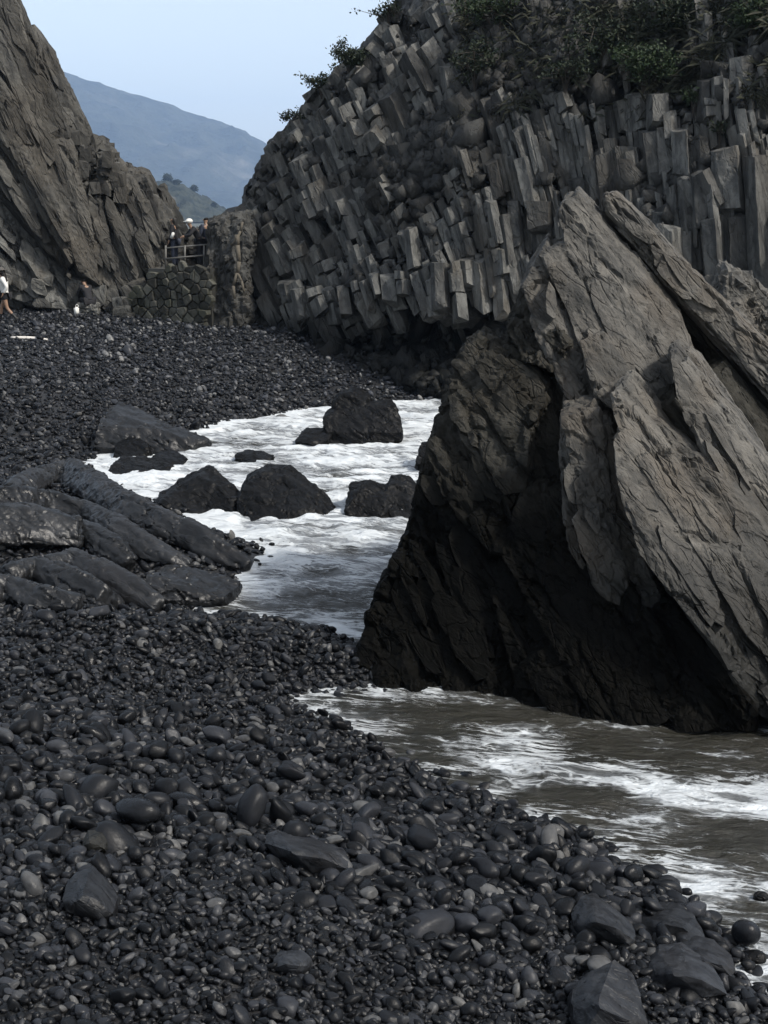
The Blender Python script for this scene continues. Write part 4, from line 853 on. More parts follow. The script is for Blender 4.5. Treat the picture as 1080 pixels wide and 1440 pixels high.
def scatter(x0, x1, y0, y1, cell, s_of, frac=1.0, sink=.18, smin=-.9):
    X, Y = np.meshgrid(np.arange(x0, x1, cell), np.arange(y0, y1, cell)); x = X.ravel() + g.uniform(-.55, .55, X.size)*cell; y = Y.ravel() + g.uniform(-.55, .55, X.size)*cell
    k = g.random(x.size) < frac; x, y = x[k], y[k]
    z = land_h(x, y); px, py, dep = px_of(np.stack([x, y, z], -1)); s = dist_poly(x, y, WATER)
    k = (px > -620 - 60*np.maximum(12-y, 0)) & (px < 1700) & (py < 2400) & (s > smin); x, y, z, s = x[k], y[k], z[k], s[k]
    sz = s_of(x, y, s)*np.exp(g.normal(0, .3, x.size)); k = (s > 0) | (g.random(x.size) < np.exp(np.minimum(s, 0)*4.)*.8); x, y, z, sz = x[k], y[k], z[k], sz[k]
    pts.append(np.stack([x, y, z + sz*sink + g.uniform(-.2, .22, x.size)*sz, sz], -1))
def size_near(x, y, s):
    w = .9*perlin(np.stack([x*.5, y*.9, 0*x], -1), 77)
    return np.interp(y + w, [4.5, 6.2, 6.9, 8.2, 10, 11.5, 14], [.06, .068, .105, .14, .11, .095, .10])*.88
scatter(-8, 6., 3.3, 14.2, .060, size_near, .8, .05); scatter(-8, 6., 3.3, 14.2, .086, size_near, .85, .38)
scatter(-8, 6., 3.3, 9., .045, lambda x, y, s: .055 + 0*x, .7, .35)
scatter(-13, 2, 14.2, 22, .10, lambda x, y, s: .108 + 0*x, .88, .2); scatter(-20, 1.8, 22, 46, .115, lambda x, y, s: .115 + 0*x, .88, .2)
scatter(-20, 1.8, 22, 44, .5, lambda x, y, s: .19 + 0*x, .3, .2)
pts = np.concatenate(pts)
px, py, dep = px_of(pts[:, :3]); keep = np.ones(len(pts), bool)
for pl in STONES:                           # no shingle on top of the stones set out above
    c_ = np.mean(pl, 0); q_ = [(c_[0]+(a-c_[0])*1.02, c_[1]+(b-c_[1])*1.0) for a, b in pl]; bx = (px > min(a for a, b in pl)-5) & (px < max(a for a, b in pl)+5) & (py > min(b for a, b in pl)-5) & (py < max(b for a, b in pl)+5)
    for k in np.where(bx)[0]: keep[k] = not in_poly(px[k], py[k], q_)
pts = pts[keep]; n = len(pts)
big = np.exp(g.normal(0, 1, n)) > 6.; pts[big, 3] *= 1.35
px, py, dep = px_of(pts[:, :3]); show = np.where((px > 4) & (px < 1076) & (py > 850) & (py < 1432) & (pts[:, 2] > .02), pts[:, 3]/dep, 0)
order = np.argsort(-show); solo = order[:255]; rest_i = order[255:]
yaw = g.normal(-.25, .75, n); tilt = g.normal(0, .5, (n, 2)); asp = g.uniform(.8, 1.3, n)
src = None
for c_, k in enumerate(solo):
    o = bpy.data.objects.new('cobble', PEB[c_ % 12]); COL.objects.link(o); o.location = pts[k, :3]; s_ = pts[k, 3]
    o.scale = (s_*asp[k], s_, s_); o.rotation_euler = (tilt[k, 0], tilt[k, 1] + .15, yaw[k])
    sh_ = float(dist_poly(pts[k:k+1, 0], pts[k:k+1, 1], WATER)[0])
    if sh_ < .55: tag(o, 'dark wet cobble in the belt of stones along the edge of the water', 'cobble', 'cobbles along the water edge')
    elif pts[k, 1] > 9.3: tag(o, 'dark rounded cobble on the upper shingle between the ridges and the middle of the beach', 'cobble', 'cobbles of the upper shingle')
    elif pts[k, 1] < 6.9: tag(o, 'dark stone in the finer shingle along the bottom of the photo', 'cobble', 'stones of the lower shingle')
    else: tag(o, 'large smooth dark cobble in the coarse band across the middle of the near beach', 'cobble', 'cobbles of the coarse middle band')
hold = []
me = bpy.data.meshes.new('shingle'); me.vertices.add(len(rest_i)); me.vertices.foreach_set('co', pts[rest_i, :3].astype(np.float32).ravel()); me.update()
attr(me, 'rot', np.stack([tilt[rest_i, 0], tilt[rest_i, 1] + .15, yaw[rest_i]], -1), 'FLOAT_VECTOR')
attr(me, 'scl', np.stack([pts[rest_i, 3]*asp[rest_i], pts[rest_i, 3], pts[rest_i, 3]], -1), 'FLOAT_VECTOR')
attr(me, 'kind_of', g.integers(0, 12, len(rest_i)), 'INT')
ng = bpy.data.node_groups.new('lay_stones', 'GeometryNodeTree'); ng.interface.new_socket('Geometry', in_out='INPUT', socket_type='NodeSocketGeometry'); ng.interface.new_socket('Geometry', in_out='OUTPUT', socket_type='NodeSocketGeometry')
gi = ng.nodes.new('NodeGroupInput'); go = ng.nodes.new('NodeGroupOutput'); iop = ng.nodes.new('GeometryNodeInstanceOnPoints'); jn = ng.nodes.new('GeometryNodeJoinGeometry')
solo_obs = [o for o in COL.objects if o.name.startswith('cobble')][:12]
for o in solo_obs:
    oi = ng.nodes.new('GeometryNodeObjectInfo'); oi.transform_space = 'ORIGINAL'; oi.inputs['Object'].default_value = o; oi.inputs['As Instance'].default_value = True
    ng.links.new(oi.outputs['Geometry'], jn.inputs[0])
def na(nm, ty):
    nd = ng.nodes.new('GeometryNodeInputNamedAttribute'); nd.data_type = ty; nd.inputs['Name'].default_value = nm; return nd.outputs[0]
e2r = ng.nodes.new('FunctionNodeEulerToRotation'); ng.links.new(na('rot', 'FLOAT_VECTOR'), e2r.inputs[0])
iop.inputs['Pick Instance'].default_value = True
ng.links.new(gi.outputs[0], iop.inputs['Points']); ng.links.new(jn.outputs[0], iop.inputs['Instance']); ng.links.new(na('kind_of', 'INT'), iop.inputs['Instance Index'])
ng.links.new(e2r.outputs[0], iop.inputs['Rotation']); ng.links.new(na('scl', 'FLOAT_VECTOR'), iop.inputs['Scale']); ng.links.new(iop.outputs[0], go.inputs[0])
sh_o = tag(link('shingle', me), kind='stuff'); md = sh_o.modifiers.new('stones', 'NODES'); md.node_group = ng

# ------------------------------------------------------------------ stone wall, landing and railing in the gap
wl_ = empty('stone_wall', P(235, 455, 40)); tag(wl_, 'rough dry stone retaining wall closing the gap between the two cliffs', 'wall')
WXF = Matrix.Translation(-wl_.location)
A0, B0 = P(160, 442, 40.9), P(297, 465, 39.2); A0[2] -= .15; B0[2] -= .15
eu = (B0-A0); WL = math.hypot(eu[0], eu[1]); eu2 = np.array((eu[0], eu[1], 0))/WL; nrm = np.array((eu2[1], -eu2[0], 0))
nrm = nrm if nrm[1] < 0 else -nrm
top_w = P(250, 373, 40.2)[2]
def wall_top(u):                            # height of the wall's top along its run
    return np.interp(u/WL, [0, .12, .2, .32, .4, .5, .58, 1], [.45, .75, 1.05, 1.15, 1.6, 1.65, top_w-A0[2], top_w-A0[2]]) + A0[2]
M['wall'] = rock_mat('wall_stone', (.03, .031, .026), (.075, .073, .062), (.03, .032, .022), size=.5, per_obj=.55, bump=.7)
wr = random.Random(4); v = 0; 
def base_z(u): return A0[2] + (B0[2]-A0[2])*u/WL
def clip_cell(c, others):
    poly = [(c[0]-.6, c[1]-.5), (c[0]+.6, c[1]-.5), (c[0]+.6, c[1]+.5), (c[0]-.6, c[1]+.5)]
    for o_ in others:
        mx, my = (c[0]+o_[0])/2, (c[1]+o_[1])/2; nx_, ny_ = o_[0]-c[0], o_[1]-c[1]; out = []
        for k in range(len(poly)):
            a_, b_ = poly[k], poly[(k+1) % len(poly)]; da = (a_[0]-mx)*nx_ + (a_[1]-my)*ny_; db_ = (b_[0]-mx)*nx_ + (b_[1]-my)*ny_
            if da <= 0: out.append(a_)
            if (da < 0) != (db_ < 0) and da != db_: f_ = da/(da-db_); out.append((a_[0]+(b_[0]-a_[0])*f_, a_[1]+(b_[1]-a_[1])*f_))
        poly = out
        if len(poly) < 3: return poly
    return poly
seeds = []
for r_ in range(-1, 14):
    u = -.3 + (r_ % 2)*.16
    while u < WL + .3:
        seeds.append((u + wr.uniform(-.09, .09), A0[2] - .55 + r_*.225 + wr.uniform(-.045, .045))); u += wr.choice((.2, .3, .38, .5))*wr.uniform(.85, 1.15)
for c_ in seeds:
    if not (0 <= c_[0] <= WL) or c_[1] > wall_top(c_[0]) or c_[1] < base_z(c_[0]) - .2: continue
    cell = clip_cell(c_, [o_ for o_ in seeds if o_ is not c_ and abs(o_[0]-c_[0]) < 1.1 and abs(o_[1]-c_[1]) < .8])
    if len(cell) < 3: continue
    mx, mz = np.mean(cell, 0); pts_ = []; pr_ = wr.uniform(.06, .14)
    for a_, b_ in cell:
        for f_, o_ in ((.96, -.12), (.94, pr_*.7), (.78, pr_)):
            f_ *= wr.uniform(.94, 1.03); q = A0 + eu2*(mx + (a_-mx)*f_); pts_.append(np.array((q[0], q[1], mz + (b_-mz)*f_)) + nrm*(o_ + .06 - (mz-A0[2])*.05))
    bm = bmesh.new(); chip_block(bm, pts_, 1, wr, .06); bm.transform(WXF); me = bpy.data.meshes.new('stone'); bm.to_mesh(me); bm.free(); link('stone', me, M['wall'], wl_)
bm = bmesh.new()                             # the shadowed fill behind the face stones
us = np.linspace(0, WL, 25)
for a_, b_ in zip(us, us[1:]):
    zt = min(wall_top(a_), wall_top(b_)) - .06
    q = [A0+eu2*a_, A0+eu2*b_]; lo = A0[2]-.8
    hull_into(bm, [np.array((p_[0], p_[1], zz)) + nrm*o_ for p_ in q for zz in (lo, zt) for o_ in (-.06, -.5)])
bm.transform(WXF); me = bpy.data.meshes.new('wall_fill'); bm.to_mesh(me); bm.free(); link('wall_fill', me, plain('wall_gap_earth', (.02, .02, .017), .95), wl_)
pz = top_w - .12                              # the landing behind it
bm = bmesh.new(); c0 = A0 + eu2*WL*.33; c1 = B0 - eu2*.25
hull_into(bm, [np.array((p_[0], p_[1], zz)) - nrm*o_ for p_ in (c0, c1) for zz in (pz-2.6, pz) for o_ in (.3, 5.0)])
me = bpy.data.meshes.new('path'); bm.to_mesh(me); bm.free(); tag(link('path', me, plain('landing_concrete', (.06, .06, .055), .9)), kind='structure')

def tube(bm, a, b, r, n=8, r2=None):
    a, b = Vector(a), Vector(b); ax = (b-a).normalized(); s = ax.orthogonal().normalized(); f_ = ax.cross(s); r2 = r if r2 is None else r2
    A_ = [bm.verts.new(a + (s*math.cos(k*6.283/n) + f_*math.sin(k*6.283/n))*r) for k in range(n)]
    B_ = [bm.verts.new(b + (s*math.cos(k*6.283/n) + f_*math.sin(k*6.283/n))*r2) for k in range(n)]
    for k in range(n): bm.faces.new((A_[k], A_[(k+1) % n], B_[(k+1) % n], B_[k]))
    bm.faces.new(A_[::-1]); bm.faces.new(B_)
def bm_obj(name, fill, mat, parent=None, smooth=False, base=None):
    bm = bmesh.new(); fill(bm); bmesh.ops.recalc_face_normals(bm, faces=bm.faces)
    if base is not None: bm.transform(Matrix.Translation(-Vector(base)))
    me = bpy.data.meshes.new(name); bm.to_mesh(me); bm.free(); return link(name, me, mat, parent, smooth)
M['rail'] = plain('weathered_rail', (.10, .097, .09), .6)
rl = empty('railing', P(262, 374, 40.3)); tag(rl, 'two bar metal railing along the top of the stone wall', 'railing')
for (x0, y0), (x1, y1) in (((232, 349), (326, 341)), ((231, 364), (288, 359))):
    bm_obj('rail', lambda bm: tube(bm, P(x0, y0, 40.35), P(x1, y1, 40.2 if x1 < 300 else 40.9), .026), M['rail'], rl, True, rl.location)
for x_ in (233, 260, 287):
    bm_obj('post', lambda bm: tube(bm, P(x_, 378, 40.36), P(x_, 345, 40.36), .032), M['rail'], rl, True, rl.location)

# root creeping down the pillar
rp = [(325, 345, 39.40), (333, 338, 39.30), (338, 325, 39.35), (341, 312, 39.40)]; rp2 = [(333, 330, 39.27), (334, 345, 39.25), (336, 368, 39.15), (334, 384, 39.11), (328, 402, 39.07), (330, 420, 39.00)]
def roots(bm):
    for ln, r_ in ((rp, .05), (rp2, .085), ([(334, 384, 39.11), (340, 396, 38.95), (343, 410, 38.85)], .045)):
        for k in range(len(ln)-1): tube(bm, P(*ln[k]), P(*ln[k+1]), r_*(1-.08*k), 7, r_*(1-.08*(k+1)))
bm_obj('root', roots, plain('pale_root', (.075, .066, .052), .9, scale=12), gp, True, gp.location)

# ------------------------------------------------------------------ people
def skin_mesh(joints, edges, rad, sub=2, root=None):
    names = list(joints); me = bpy.data.meshes.new('t'); me.from_pydata([joints[n_] for n_ in names], [(names.index(a_), names.index(b_)) for a_, b_ in edges], [])
    o = bpy.data.objects.new('t', me); COL.objects.link(o); o.modifiers.new('s', 'SKIN'); sb = o.modifiers.new('u', 'SUBSURF'); sb.levels = sub; sb.render_levels = sub
    for k, n_ in enumerate(names):
        r_ = rad[n_]; me.skin_vertices[0].data[k].radius = (r_, r_) if np.isscalar(r_) else r_
        me.skin_vertices[0].data[k].use_root = (n_ == (root or names[0]))
    dg = bpy.context.evaluated_depsgraph_get(); out = bpy.data.meshes.new_from_object(o.evaluated_get(dg)); bpy.data.objects.remove(o); bpy.data.meshes.remove(me); out.materials.clear(); return out
M['skin'] = plain('skin', (.20, .125, .085), .55); M['black_cloth'] = plain('black_cloth', (.012, .012, .014), .85); M['white_cloth'] = plain('white_cloth', (.52, .52, .50), .85, var=.1)
M['hair'] = plain('black_hair', (.010, .009, .008), .5); M['straw'] = plain('dark_hat', (.07, .065, .06), .9); M['boot'] = plain('black_boot', (.012, .012, .012), .5); M['denim'] = plain('dark_denim', (.025, .03, .045), .9)
def person(label, loc, rz, J, top, legs_mat, skirt=False, long_hair=False, hat=None, boots=True, sleeves=True):
    """J: joints in metres, x to the person's right, y forward, z up, feet near z=0"""
    root = empty('person', loc, rz); tag(root, label, 'person')
    J = {k_: Vector(v_) for k_, v_ in J.items()}
    ed = [('pelvis', 'waist'), ('waist', 'chest'), ('chest', 'neck'), ('neck', 'head'), ('head', 'crown')]
    rad = dict(pelvis=(.13, .10), waist=(.105, .085), chest=(.135, .10), neck=.05, head=.085, crown=.06)
    for s in 'lr':
        ed += [('chest', 'sh'+s), ('sh'+s, 'el'+s), ('el'+s, 'wr'+s), ('wr'+s, 'pa'+s), ('pelvis', 'hi'+s), ('hi'+s, 'kn'+s), ('kn'+s, 'an'+s), ('an'+s, 'to'+s)]
        rad.update({'sh'+s: .055, 'el'+s: .04, 'wr'+s: .028, 'pa'+s: (.034, .02), 'hi'+s: .085, 'kn'+s: .055, 'an'+s: .038, 'to'+s: .035})
        wr_ = J['wr'+s]; dr = (wr_ - J['el'+s]).normalized(); J['pa'+s] = wr_ + dr*.07
        sd_v = dr.cross(Vector((0, 1, .3))).normalized()
        for k_, (off, ln) in enumerate(((-.03, .07), (-.01, .085), (.01, .08), (.028, .062))):
            J[f'f{k_}{s}'] = J['pa'+s] + dr*ln*.5 + sd_v*off; J[f'g{k_}{s}'] = J['pa'+s] + dr*ln + sd_v*off + Vector((0, .012, -.004))
            ed += [('pa'+s, f'f{k_}{s}'), (f'f{k_}{s}', f'g{k_}{s}')]; rad.update({f'f{k_}{s}': .009, f'g{k_}{s}': .008})
        J['th'+s] = wr_ + dr*.045 + sd_v*-.045 + Vector((0, .02, 0)); ed.append(('wr'+s, 'th'+s)); rad['th'+s] = .01
    link('body', skin_mesh(J, ed, rad, 2, 'pelvis'), M['skin'], root, True)
    hd = J['head']; fw = Vector((0, 1, 0))
    def face(bm):
        m_ = bmesh.ops.create_icosphere(bm, subdivisions=1, radius=.016, matrix=Matrix.Translation(hd + Vector((0, .095, .005))))
    bm_obj('nose', face, M['skin'], root, True)
    for sx in (-1, 1):
        bm_obj('eye', lambda bm: bmesh.ops.create_icosphere(bm, subdivisions=1, radius=.011, matrix=Matrix.Translation(hd + Vector((sx*.032, .082, .03)))), M['hair'], root, True)
        bm_obj('ear', lambda bm: bmesh.ops.create_icosphere(bm, subdivisions=1, radius=.022, matrix=Matrix.Translation(hd + Vector((sx*.088, 0, .01)))), M['skin'], root, True)
    T = {k_: J[k_] for k_ in ('waist', 'chest', 'pelvis')}; te = [('pelvis', 'waist'), ('waist', 'chest')]; tr = dict(pelvis=(.155, .125), waist=(.14, .115), chest=(.155, .12))
    T['col'] = J['neck']*.75 + J['chest']*.25; te.append(('chest', 'col')); tr['col'] = .07
    if sleeves:
        for s in 'lr':
            for n_, r_ in (('sh', .075), ('el', .062), ('wr', .05)): T[n_+s] = J[n_+s]; tr[n_+s] = r_
            te += [('chest', 'sh'+s), ('sh'+s, 'el'+s), ('el'+s, 'wr'+s)]
    link('shirt', skin_mesh(T, te, tr, 2, 'waist'), top, root, True)
    L_ = {'pelvis': J['pelvis']}; le = []; lr = dict(pelvis=(.165, .14))
    for s in 'lr':
        L_['hi'+s] = J['hi'+s]; le.append(('pelvis', 'hi'+s)); lr['hi'+s] = .11
        if skirt: L_['md'+s] = J['hi'+s].lerp(J['kn'+s], .45); le.append(('hi'+s, 'md'+s)); lr['md'+s] = .115
        else:
            L_['kn'+s] = J['kn'+s]; L_['an'+s] = J['an'+s]; le += [('hi'+s, 'kn'+s), ('kn'+s, 'an'+s)]; lr.update({'kn'+s: .075, 'an'+s: .06})
    link('skirt' if skirt else 'trousers', skin_mesh(L_, le, lr, 2, 'pelvis'), legs_mat, root, True)
    for s in 'lr':
        B_ = {'a': J['kn'+s].lerp(J['an'+s], .45 if boots else .85), 'b': J['an'+s], 'c': J['to'+s]}
        link('boot' if boots else 'shoe', skin_mesh(B_, [('a', 'b'), ('b', 'c')], dict(a=.056, b=.052, c=.045), 2), M['boot'], root, True)
    H = {'a': hd + Vector((0, -.01, .075)), 'b': hd + Vector((0, -.055, -.01))}; he = [('a', 'b')]; hr = dict(a=.108, b=.1)
    if long_hair: H['c'] = J['neck'] + Vector((0, -.07, -.03)); H['d'] = J['chest'] + Vector((0, -.12, -.02)); he += [('b', 'c'), ('c', 'd')]; hr.update(c=.08, d=.05)
    link('hair', skin_mesh(H, he, hr, 2), M['hair'], root, True)
    if hat:
        def cap(bm):
            bmesh.ops.create_uvsphere(bm, u_segments=14, v_segments=8, radius=.115, matrix=Matrix.Translation(hd + Vector((0, -.01, .085))) @ Matrix.Diagonal((1, 1.05, .78, 1)))
            r_ = .23 if hat[0] == 'brim' else .13
            bmesh.ops.create_cone(bm, cap_ends=True, segments=18, radius1=r_, radius2=r_*.93, depth=.02, matrix=Matrix.Translation(hd + Vector((0, .0 if hat[0] == 'brim' else .07, .085))) @ Euler((R(-6), 0, 0)).to_matrix().to_4x4())
        bm_obj('hat' if hat[0] == 'brim' else 'cap', cap, hat[1], root, True)
    return root
STAND = dict(pelvis=(0, 0, .92), waist=(0, .0, 1.06), chest=(0, .0, 1.28), neck=(0, .01, 1.42), head=(0, .03, 1.54), crown=(0, .03, 1.60),
             shl=(-.17, 0, 1.36), ell=(-.22, -.01, 1.10), wrl=(-.2, .10, .88), shr=(.17, 0, 1.36), elr=(.22, -.01, 1.10), wrr=(.2, .10, .88),
             hil=(-.09, 0, .86), knl=(-.1, .02, .48), anl=(-.1, 0, .09), tol=(-.11, .13, .045), hir=(.09, 0, .86), knr=(.1, .02, .48), anr=(.1, 0, .09), tor=(.11, .13, .045))
walk = dict(STAND); walk.update(knr=(.09, .16, .50), anr=(.09, .24, .10), tor=(.09, .37, .07), knl=(-.09, -.06, .47), anl=(-.09, -.34, .14), tol=(-.09, -.24, .045), chest=(0, .03, 1.28), neck=(0, .05, 1.42), head=(0, .08, 1.54), crown=(0, .08, 1.6),
            ell=(-.21, -.14, 1.12), wrl=(-.19, -.02, .93), elr=(.21, .06, 1.11), wrr=(.18, .24, 1.0))
lp = on_land(10, 455); lp[2] = land1(lp[0], lp[1])
person('person walking left in a dark brimmed hat, white shirt, short black skirt and black boots', lp, R(90), walk, M['white_cloth'], M['black_cloth'], True, True, ('brim', M['straw']))
crouch = dict(pelvis=(0, -.1, .46), waist=(0, -.04, .60), chest=(0, .12, .82), neck=(0, .22, .95), head=(0, .29, 1.05), crown=(0, .30, 1.11), shl=(-.17, .14, .90), ell=(-.22, .28, .68), wrl=(-.12, .44, .52), shr=(.17, .14, .90), elr=(.22, .28, .68), wrr=(.12, .44, .52),
              hil=(-.1, -.06, .44), knl=(-.14, .36, .5), anl=(-.13, .3, .09), tol=(-.14, .43, .045), hir=(.1, -.06, .44), knr=(.14, .36, .5), anr=(.13, .3, .09), tor=(.14, .43, .045))
lp = on_land(130, 440); lp = lp + np.array((0, -.5, 0)); lp[2] = land1(lp[0], lp[1])
st = remesh([[lp + np.array((sx*.32, .12 + sy*.24, sz)) for sx in (-1, 1) for sy in (-1, 1) for sz in (-.3, .34)]], .04); rough_rock(st, (0, 0, 0), (.4, .3, .3), .03, .02, .03, .15, .01, 301)
o = link('stone', st, M['cliff']); local(o, lp); tag(o, 'low dark stone used as a seat at the foot of the left cliff', 'stone')
person('person dressed all in black sitting bent forward at the foot of the left cliff', lp, R(35), crouch, M['black_cloth'], M['black_cloth'], False, False, None, False)
bp = on_land(107, 445)
def bag(bm):
    bmesh.ops.create_cube(bm, size=1, matrix=Matrix.Translation(Vector(bp) + Vector((0, 0, .16))) @ Matrix.Diagonal((.16, .12, .3, 1)))
    bmesh.ops.bevel(bm, geom=list(bm.edges), offset=.035, segments=2, affect='EDGES')
    for v_ in bm.verts:
        t_ = (v_.co.z-bp[2])/.32; v_.co.x += .05*t_ + .02*math.sin(v_.co.z*40)
hb = empty('carrier_bag', bp); tag(hb, 'small white carrier bag standing on the shingle beside the seated person', 'bag')
bm_obj('sack', bag, M['white_cloth'], hb, True, bp)
def bag_handle(bm):
    prev = None
    for k in range(7):
        a_ = math.pi*k/6; q = Vector(bp) + Vector((.05 + .05*math.cos(a_), 0, .30 + .09*math.sin(a_)))
        if prev is not None: tube(bm, prev, q, .009, 6)
        prev = q
bm_obj('handle', bag_handle, M['white_cloth'], hb, True, bp)
def at_rail(px_, d): q = P(px_, 350, d); q[2] = pz; return q
person('person in black standing behind the railing with something white hung at the chest', at_rail(246, 41.4), R(75), STAND, M['black_cloth'], M['denim'], False, True, None, False)
q = at_rail(246, 41.4)
o = bm_obj('shoulder_bag', lambda bm: (bmesh.ops.create_cube(bm, size=1, matrix=Matrix.Translation((q[0]-.02, q[1]-.27, pz+1.05)) @ Euler((0, R(25), 0)).to_matrix().to_4x4() @ Matrix.Diagonal((.1, .07, .22, 1))), bmesh.ops.bevel(bm, geom=list(bm.edges), offset=.02, segments=2, affect='EDGES'))[0], M['white_cloth'], None, True, q); o.location = Vector(q)
tag(o, 'small white bag hung in front of the standing person behind the railing', 'bag')
lean = dict(STAND); lean.update(chest=(0, .16, 1.22), neck=(0, .27, 1.33), head=(0, .33, 1.43), crown=(0, .34, 1.49), waist=(0, .05, 1.05), shl=(-.17, .2, 1.28), ell=(-.24, .36, 1.07), wrl=(-.1, .52, 1.02), shr=(.17, .2, 1.28), elr=(.24, .36, 1.07), wrr=(.1, .52, 1.02))
person('person in black with a white cap leaning on the railing beside the rock pillar', at_rail(281, 41.1), R(110), lean, M['black_cloth'], M['black_cloth'], False, False, ('cap', M['white_cloth']), False)
person('person in dark blue half hidden behind the rock pillar at the end of the railing', at_rail(291, 41.9), R(40), STAND, M['denim'], M['black_cloth'], False, False, None, False)

# ------------------------------------------------------------------ plants
def leaf_mat(name, a_, b_):
    t = NT(name); p = t.pos(); n_ = t.noise(p, 5, 4); t.l(t.mix(t.ramp(n_, .3, .7), a_, b_), t.b.inputs['Base Color']); t.b.inputs['Roughness'].default_value = .7
    t.b.inputs['Specular IOR Level'].default_value = .25; return t.m
M['leaf_dark'] = leaf_mat('dark_leaf', (.006, .010, .005), (.016, .025, .011)); M['leaf_green'] = leaf_mat('green_leaf', (.007, .014, .005), (.017, .032, .009)); M['twig'] = plain('twig_bark', (.035, .03, .025), .9)
M['dry_grass'] = leaf_mat('dry_grass', (.010, .012, .007), (.03, .032, .02))
def shrub(label, px_, py_, d, wpx, hpx, nleaf, mat, leaf=.09, seed=1, dense=1., group=None, droop=0.):
    nleaf = int(nleaf*(.62 if px_ > 640 else 1.15))
    g_ = np.random.default_rng(seed); base = P(px_, py_, d); w = .85*wpx*d/F_PX; h = .8*hpx*d/F_PX
    root = empty('shrub', base); tag(root, label, 'shrub', group)
    tips = []
    def stems(bm):
        for k in range(7):
            a_ = g_.uniform(0, 6.28); r_ = g_.uniform(.15, .5)*w; top = np.array((math.cos(a_)*r_, math.sin(a_)*r_*.7, h*g_.uniform(.45, .95)))
            mid = top*np.array((.35, .35, .5)); tube(bm, (0, 0, -.25), mid, .05*h/1.5, 5, .03*h/1.5); tube(bm, mid, top, .03*h/1.5, 5, .012); tips.append(top)
            for j in range(5):
                t2 = mid + (top-mid)*g_.uniform(.1, 1) + np.array((g_.normal(0, .22)*w, g_.normal(0, .2)*w, g_.normal(.08, .16)*h - droop*h)); tube(bm, mid + (top-mid)*g_.uniform(0, .8), t2, .015, 4, .006); tips.append(t2)
    bm_obj('stem', stems, M['twig'], root)
    tp = np.array(tips); k = g_.integers(0, len(tp), nleaf); cl = tp[k] + g_.normal(0, 1, (nleaf, 3))*np.array((w*.085, w*.085, h*.085))/dense
    ax = g_.normal(0, 1, (nleaf, 3)); ax[:, 2] -= .3; ax /= np.linalg.norm(ax, axis=1)[:, None]; b_ = np.cross(ax, g_.normal(0, 1, (nleaf, 3))); b_ /= np.linalg.norm(b_, axis=1)[:, None]
    s_ = leaf*g_.uniform(.6, 1.4, (nleaf, 1)); V_ = np.stack([cl, cl + ax*s_*.5 + b_*s_*.24, cl + ax*s_, cl + ax*s_*.5 - b_*s_*.24], 1).reshape(-1, 3)
    o = link('foliage', mesh_np('foliage', V_, np.arange(nleaf*4).reshape(-1, 4)), mat, root); return root
def cd(px_, py_, f=.3): return float(cliff_d(px_, py_)) - f
shrub('sparse leafy shrub leaning out over the sky at the top of the columnar cliff', 545, 32, cd(545, 32), 44, 30, 330, M['leaf_dark'], .11, 1, .9)
shrub('dense dark shrub on the skyline of the columnar cliff, largest of those against the sky', 492, 104, cd(492, 104), 46, 42, 1500, M['leaf_dark'], .10, 2, 1.)
shrub('dark spreading shrub on the skyline just below the dense one', 452, 128, cd(452, 128), 44, 26, 800, M['leaf_dark'], .10, 3)
shrub('small windblown shrub lowest on the skyline of the columnar cliff', 410, 174, cd(410, 174), 34, 20, 300, M['leaf_dark'], .09, 4)
shrub('grey green bush in the gully near the top of the cliff', 700, 45, cd(700, 45), 90, 60, 3600, M['leaf_green'], .10, 5)
shrub('dark green bush hanging below the gully bush on the cliff', 668, 118, cd(668, 118), 66, 62, 2200, M['leaf_dark'], .10, 6, droop=.1)
shrub('bright green bush on the upper cliff, the greenest of them', 905, 118, cd(905, 118, .6), 92, 58, 4200, M['leaf_green'], .10, 7)
shrub('dark tangled bush above and left of the bright green bush', 848, 90, cd(848, 90), 90, 84, 4200, M['leaf_dark'], .11, 8, droop=.2)
shrub('dark creeper mass along the top edge of the cliff', 940, 40, cd(940, 40), 110, 60, 3600, M['leaf_dark'], .11, 9, droop=.3)
shrub('small green bush in the top right corner of the cliff', 1058, 50, cd(1058, 50), 60, 56, 2200, M['leaf_green'], .10, 10)
shrub('small bush rooted in a cleft below the right part of the plants', 975, 152, cd(975, 152), 36, 30, 700, M['leaf_green'], .09, 11)
shrub('little bush in a crack between tall columns by the right edge', 1012, 195, cd(1012, 195), 26, 28, 500, M['leaf_dark'], .09, 12)
shrub('low scrub patch on the scree left of the tangled bush', 795, 120, cd(795, 120), 62, 40, 1500, M['leaf_dark'], .10, 13)
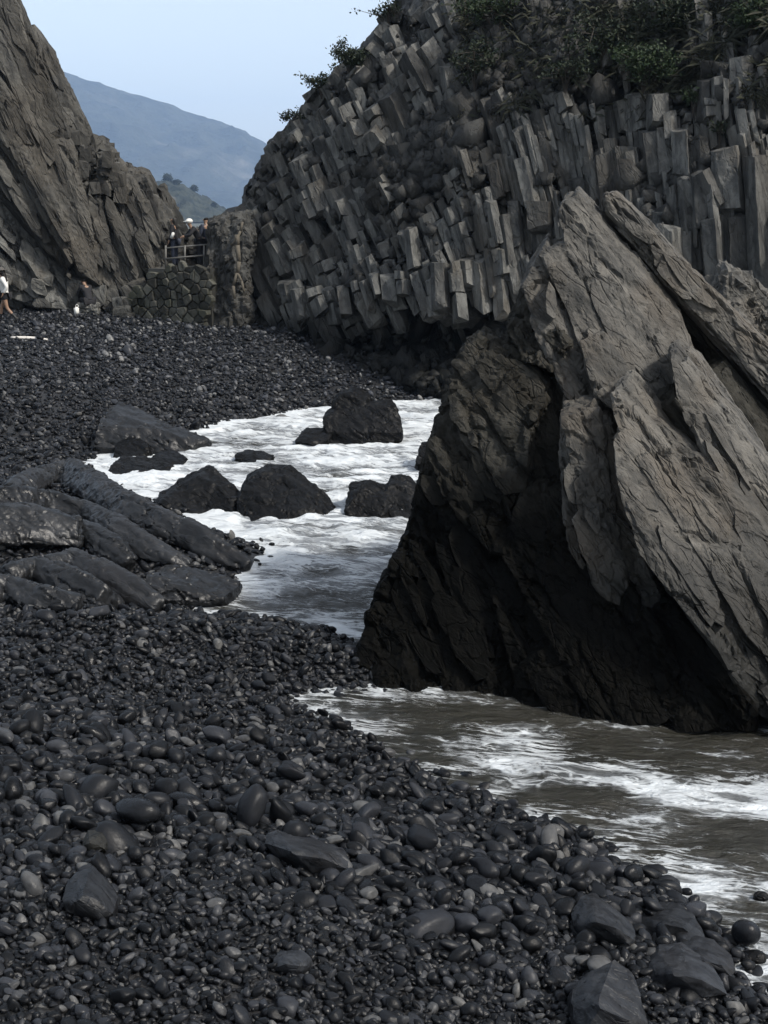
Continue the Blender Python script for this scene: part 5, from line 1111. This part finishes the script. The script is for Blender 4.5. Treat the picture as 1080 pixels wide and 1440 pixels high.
def blades(n_, g_):
    px_ = g_.uniform(620, 1110, n_); py_ = g_.uniform(-40, 165, n_); m_ = np.array([perlin(np.array([[a_*.016, b_*.02, 4.]]), 12)[0] > -.02 + .004*max(0, b_-95) and a_ > 640 for a_, b_ in zip(px_, py_)]); px_, py_ = px_[m_], py_[m_]
    d = cliff_d(px_, py_) - g_.uniform(-.1, .4, len(px_)); a_ = (px_-540)/F_PX; b_ = (720-py_)/F_PX; k_ = d/(CP+b_*SP); c_ = np.stack([a_*k_, d, CAM_H + k_*(-SP+b_*CP)], -1)
    ln = g_.uniform(.25, .8, (len(c_), 1)); dr = g_.normal(0, .6, (len(c_), 3)) + np.array((0, -.5, -.4)); dr /= np.linalg.norm(dr, axis=1)[:, None]; sd = np.cross(dr, np.array((0, 1, .2))); 
    V_ = np.stack([c_ - sd*.009, c_ + sd*.009, c_ + dr*ln*.6 + sd*.007 + np.array((0, 0, .02)), c_ + dr*ln + np.array((0, 0, -.12))*ln], 1).reshape(-1, 3); return mesh_np('hanging_grass', V_, np.arange(len(V_)).reshape(-1, 4))
tag(link('hanging_grass', blades(9000, np.random.default_rng(8)), M['dry_grass']), kind='stuff')
# trees on the crest of the near hill
for lab, x_, y_, hp in (('tallest round crowned tree on the crest of the small near hill', 236, 262, 16), ('low tree beside the tallest one on the small hill', 248, 264, 10), ('small tree half way down the right slope of the small hill', 273, 272, 10), ('dark tree at the left end of the small hill, by the slab cliff', 196, 250, 12), ('little tree low on the right slope of the small hill', 301, 294, 8)):
    d = 1195; base = P(x_, y_, d); h = hp*d/F_PX; g_ = np.random.default_rng(int(x_)); root = empty('tree', base); tag(root, lab, 'tree')
    bm_obj('trunk', lambda bm: (tube(bm, (0, 0, -7), (0, 0, h*.5), .45, 6, .25), tube(bm, (0, 0, h*.4), (h*.2, 0, h*.75), .09, 5, .04), tube(bm, (0, 0, h*.4), (-h*.2, .1, h*.7), .09, 5, .04))[0], M['twig'], root)
    n_ = 700; u_ = g_.normal(0, 1, (n_, 3)); u_ /= np.linalg.norm(u_, axis=1)[:, None]; cl = u_*g_.uniform(.4, 1, (n_, 1))*np.array((h*.42, h*.42, h*.33)); cl += .12*h*fbm(u_*1.5 + x_, 3, 5)[:, None]*u_; cl[:, 2] += h*.66
    e1 = g_.normal(0, 1, (n_, 3)); e2 = g_.normal(0, 1, (n_, 3)); s_ = .75
    link('crown', mesh_np('crown', np.stack([cl, cl+e1*s_, cl+e1*s_+e2*s_, cl+e2*s_], 1).reshape(-1, 3), np.arange(n_*4).reshape(-1, 4)), M['leaf_dark'], root)
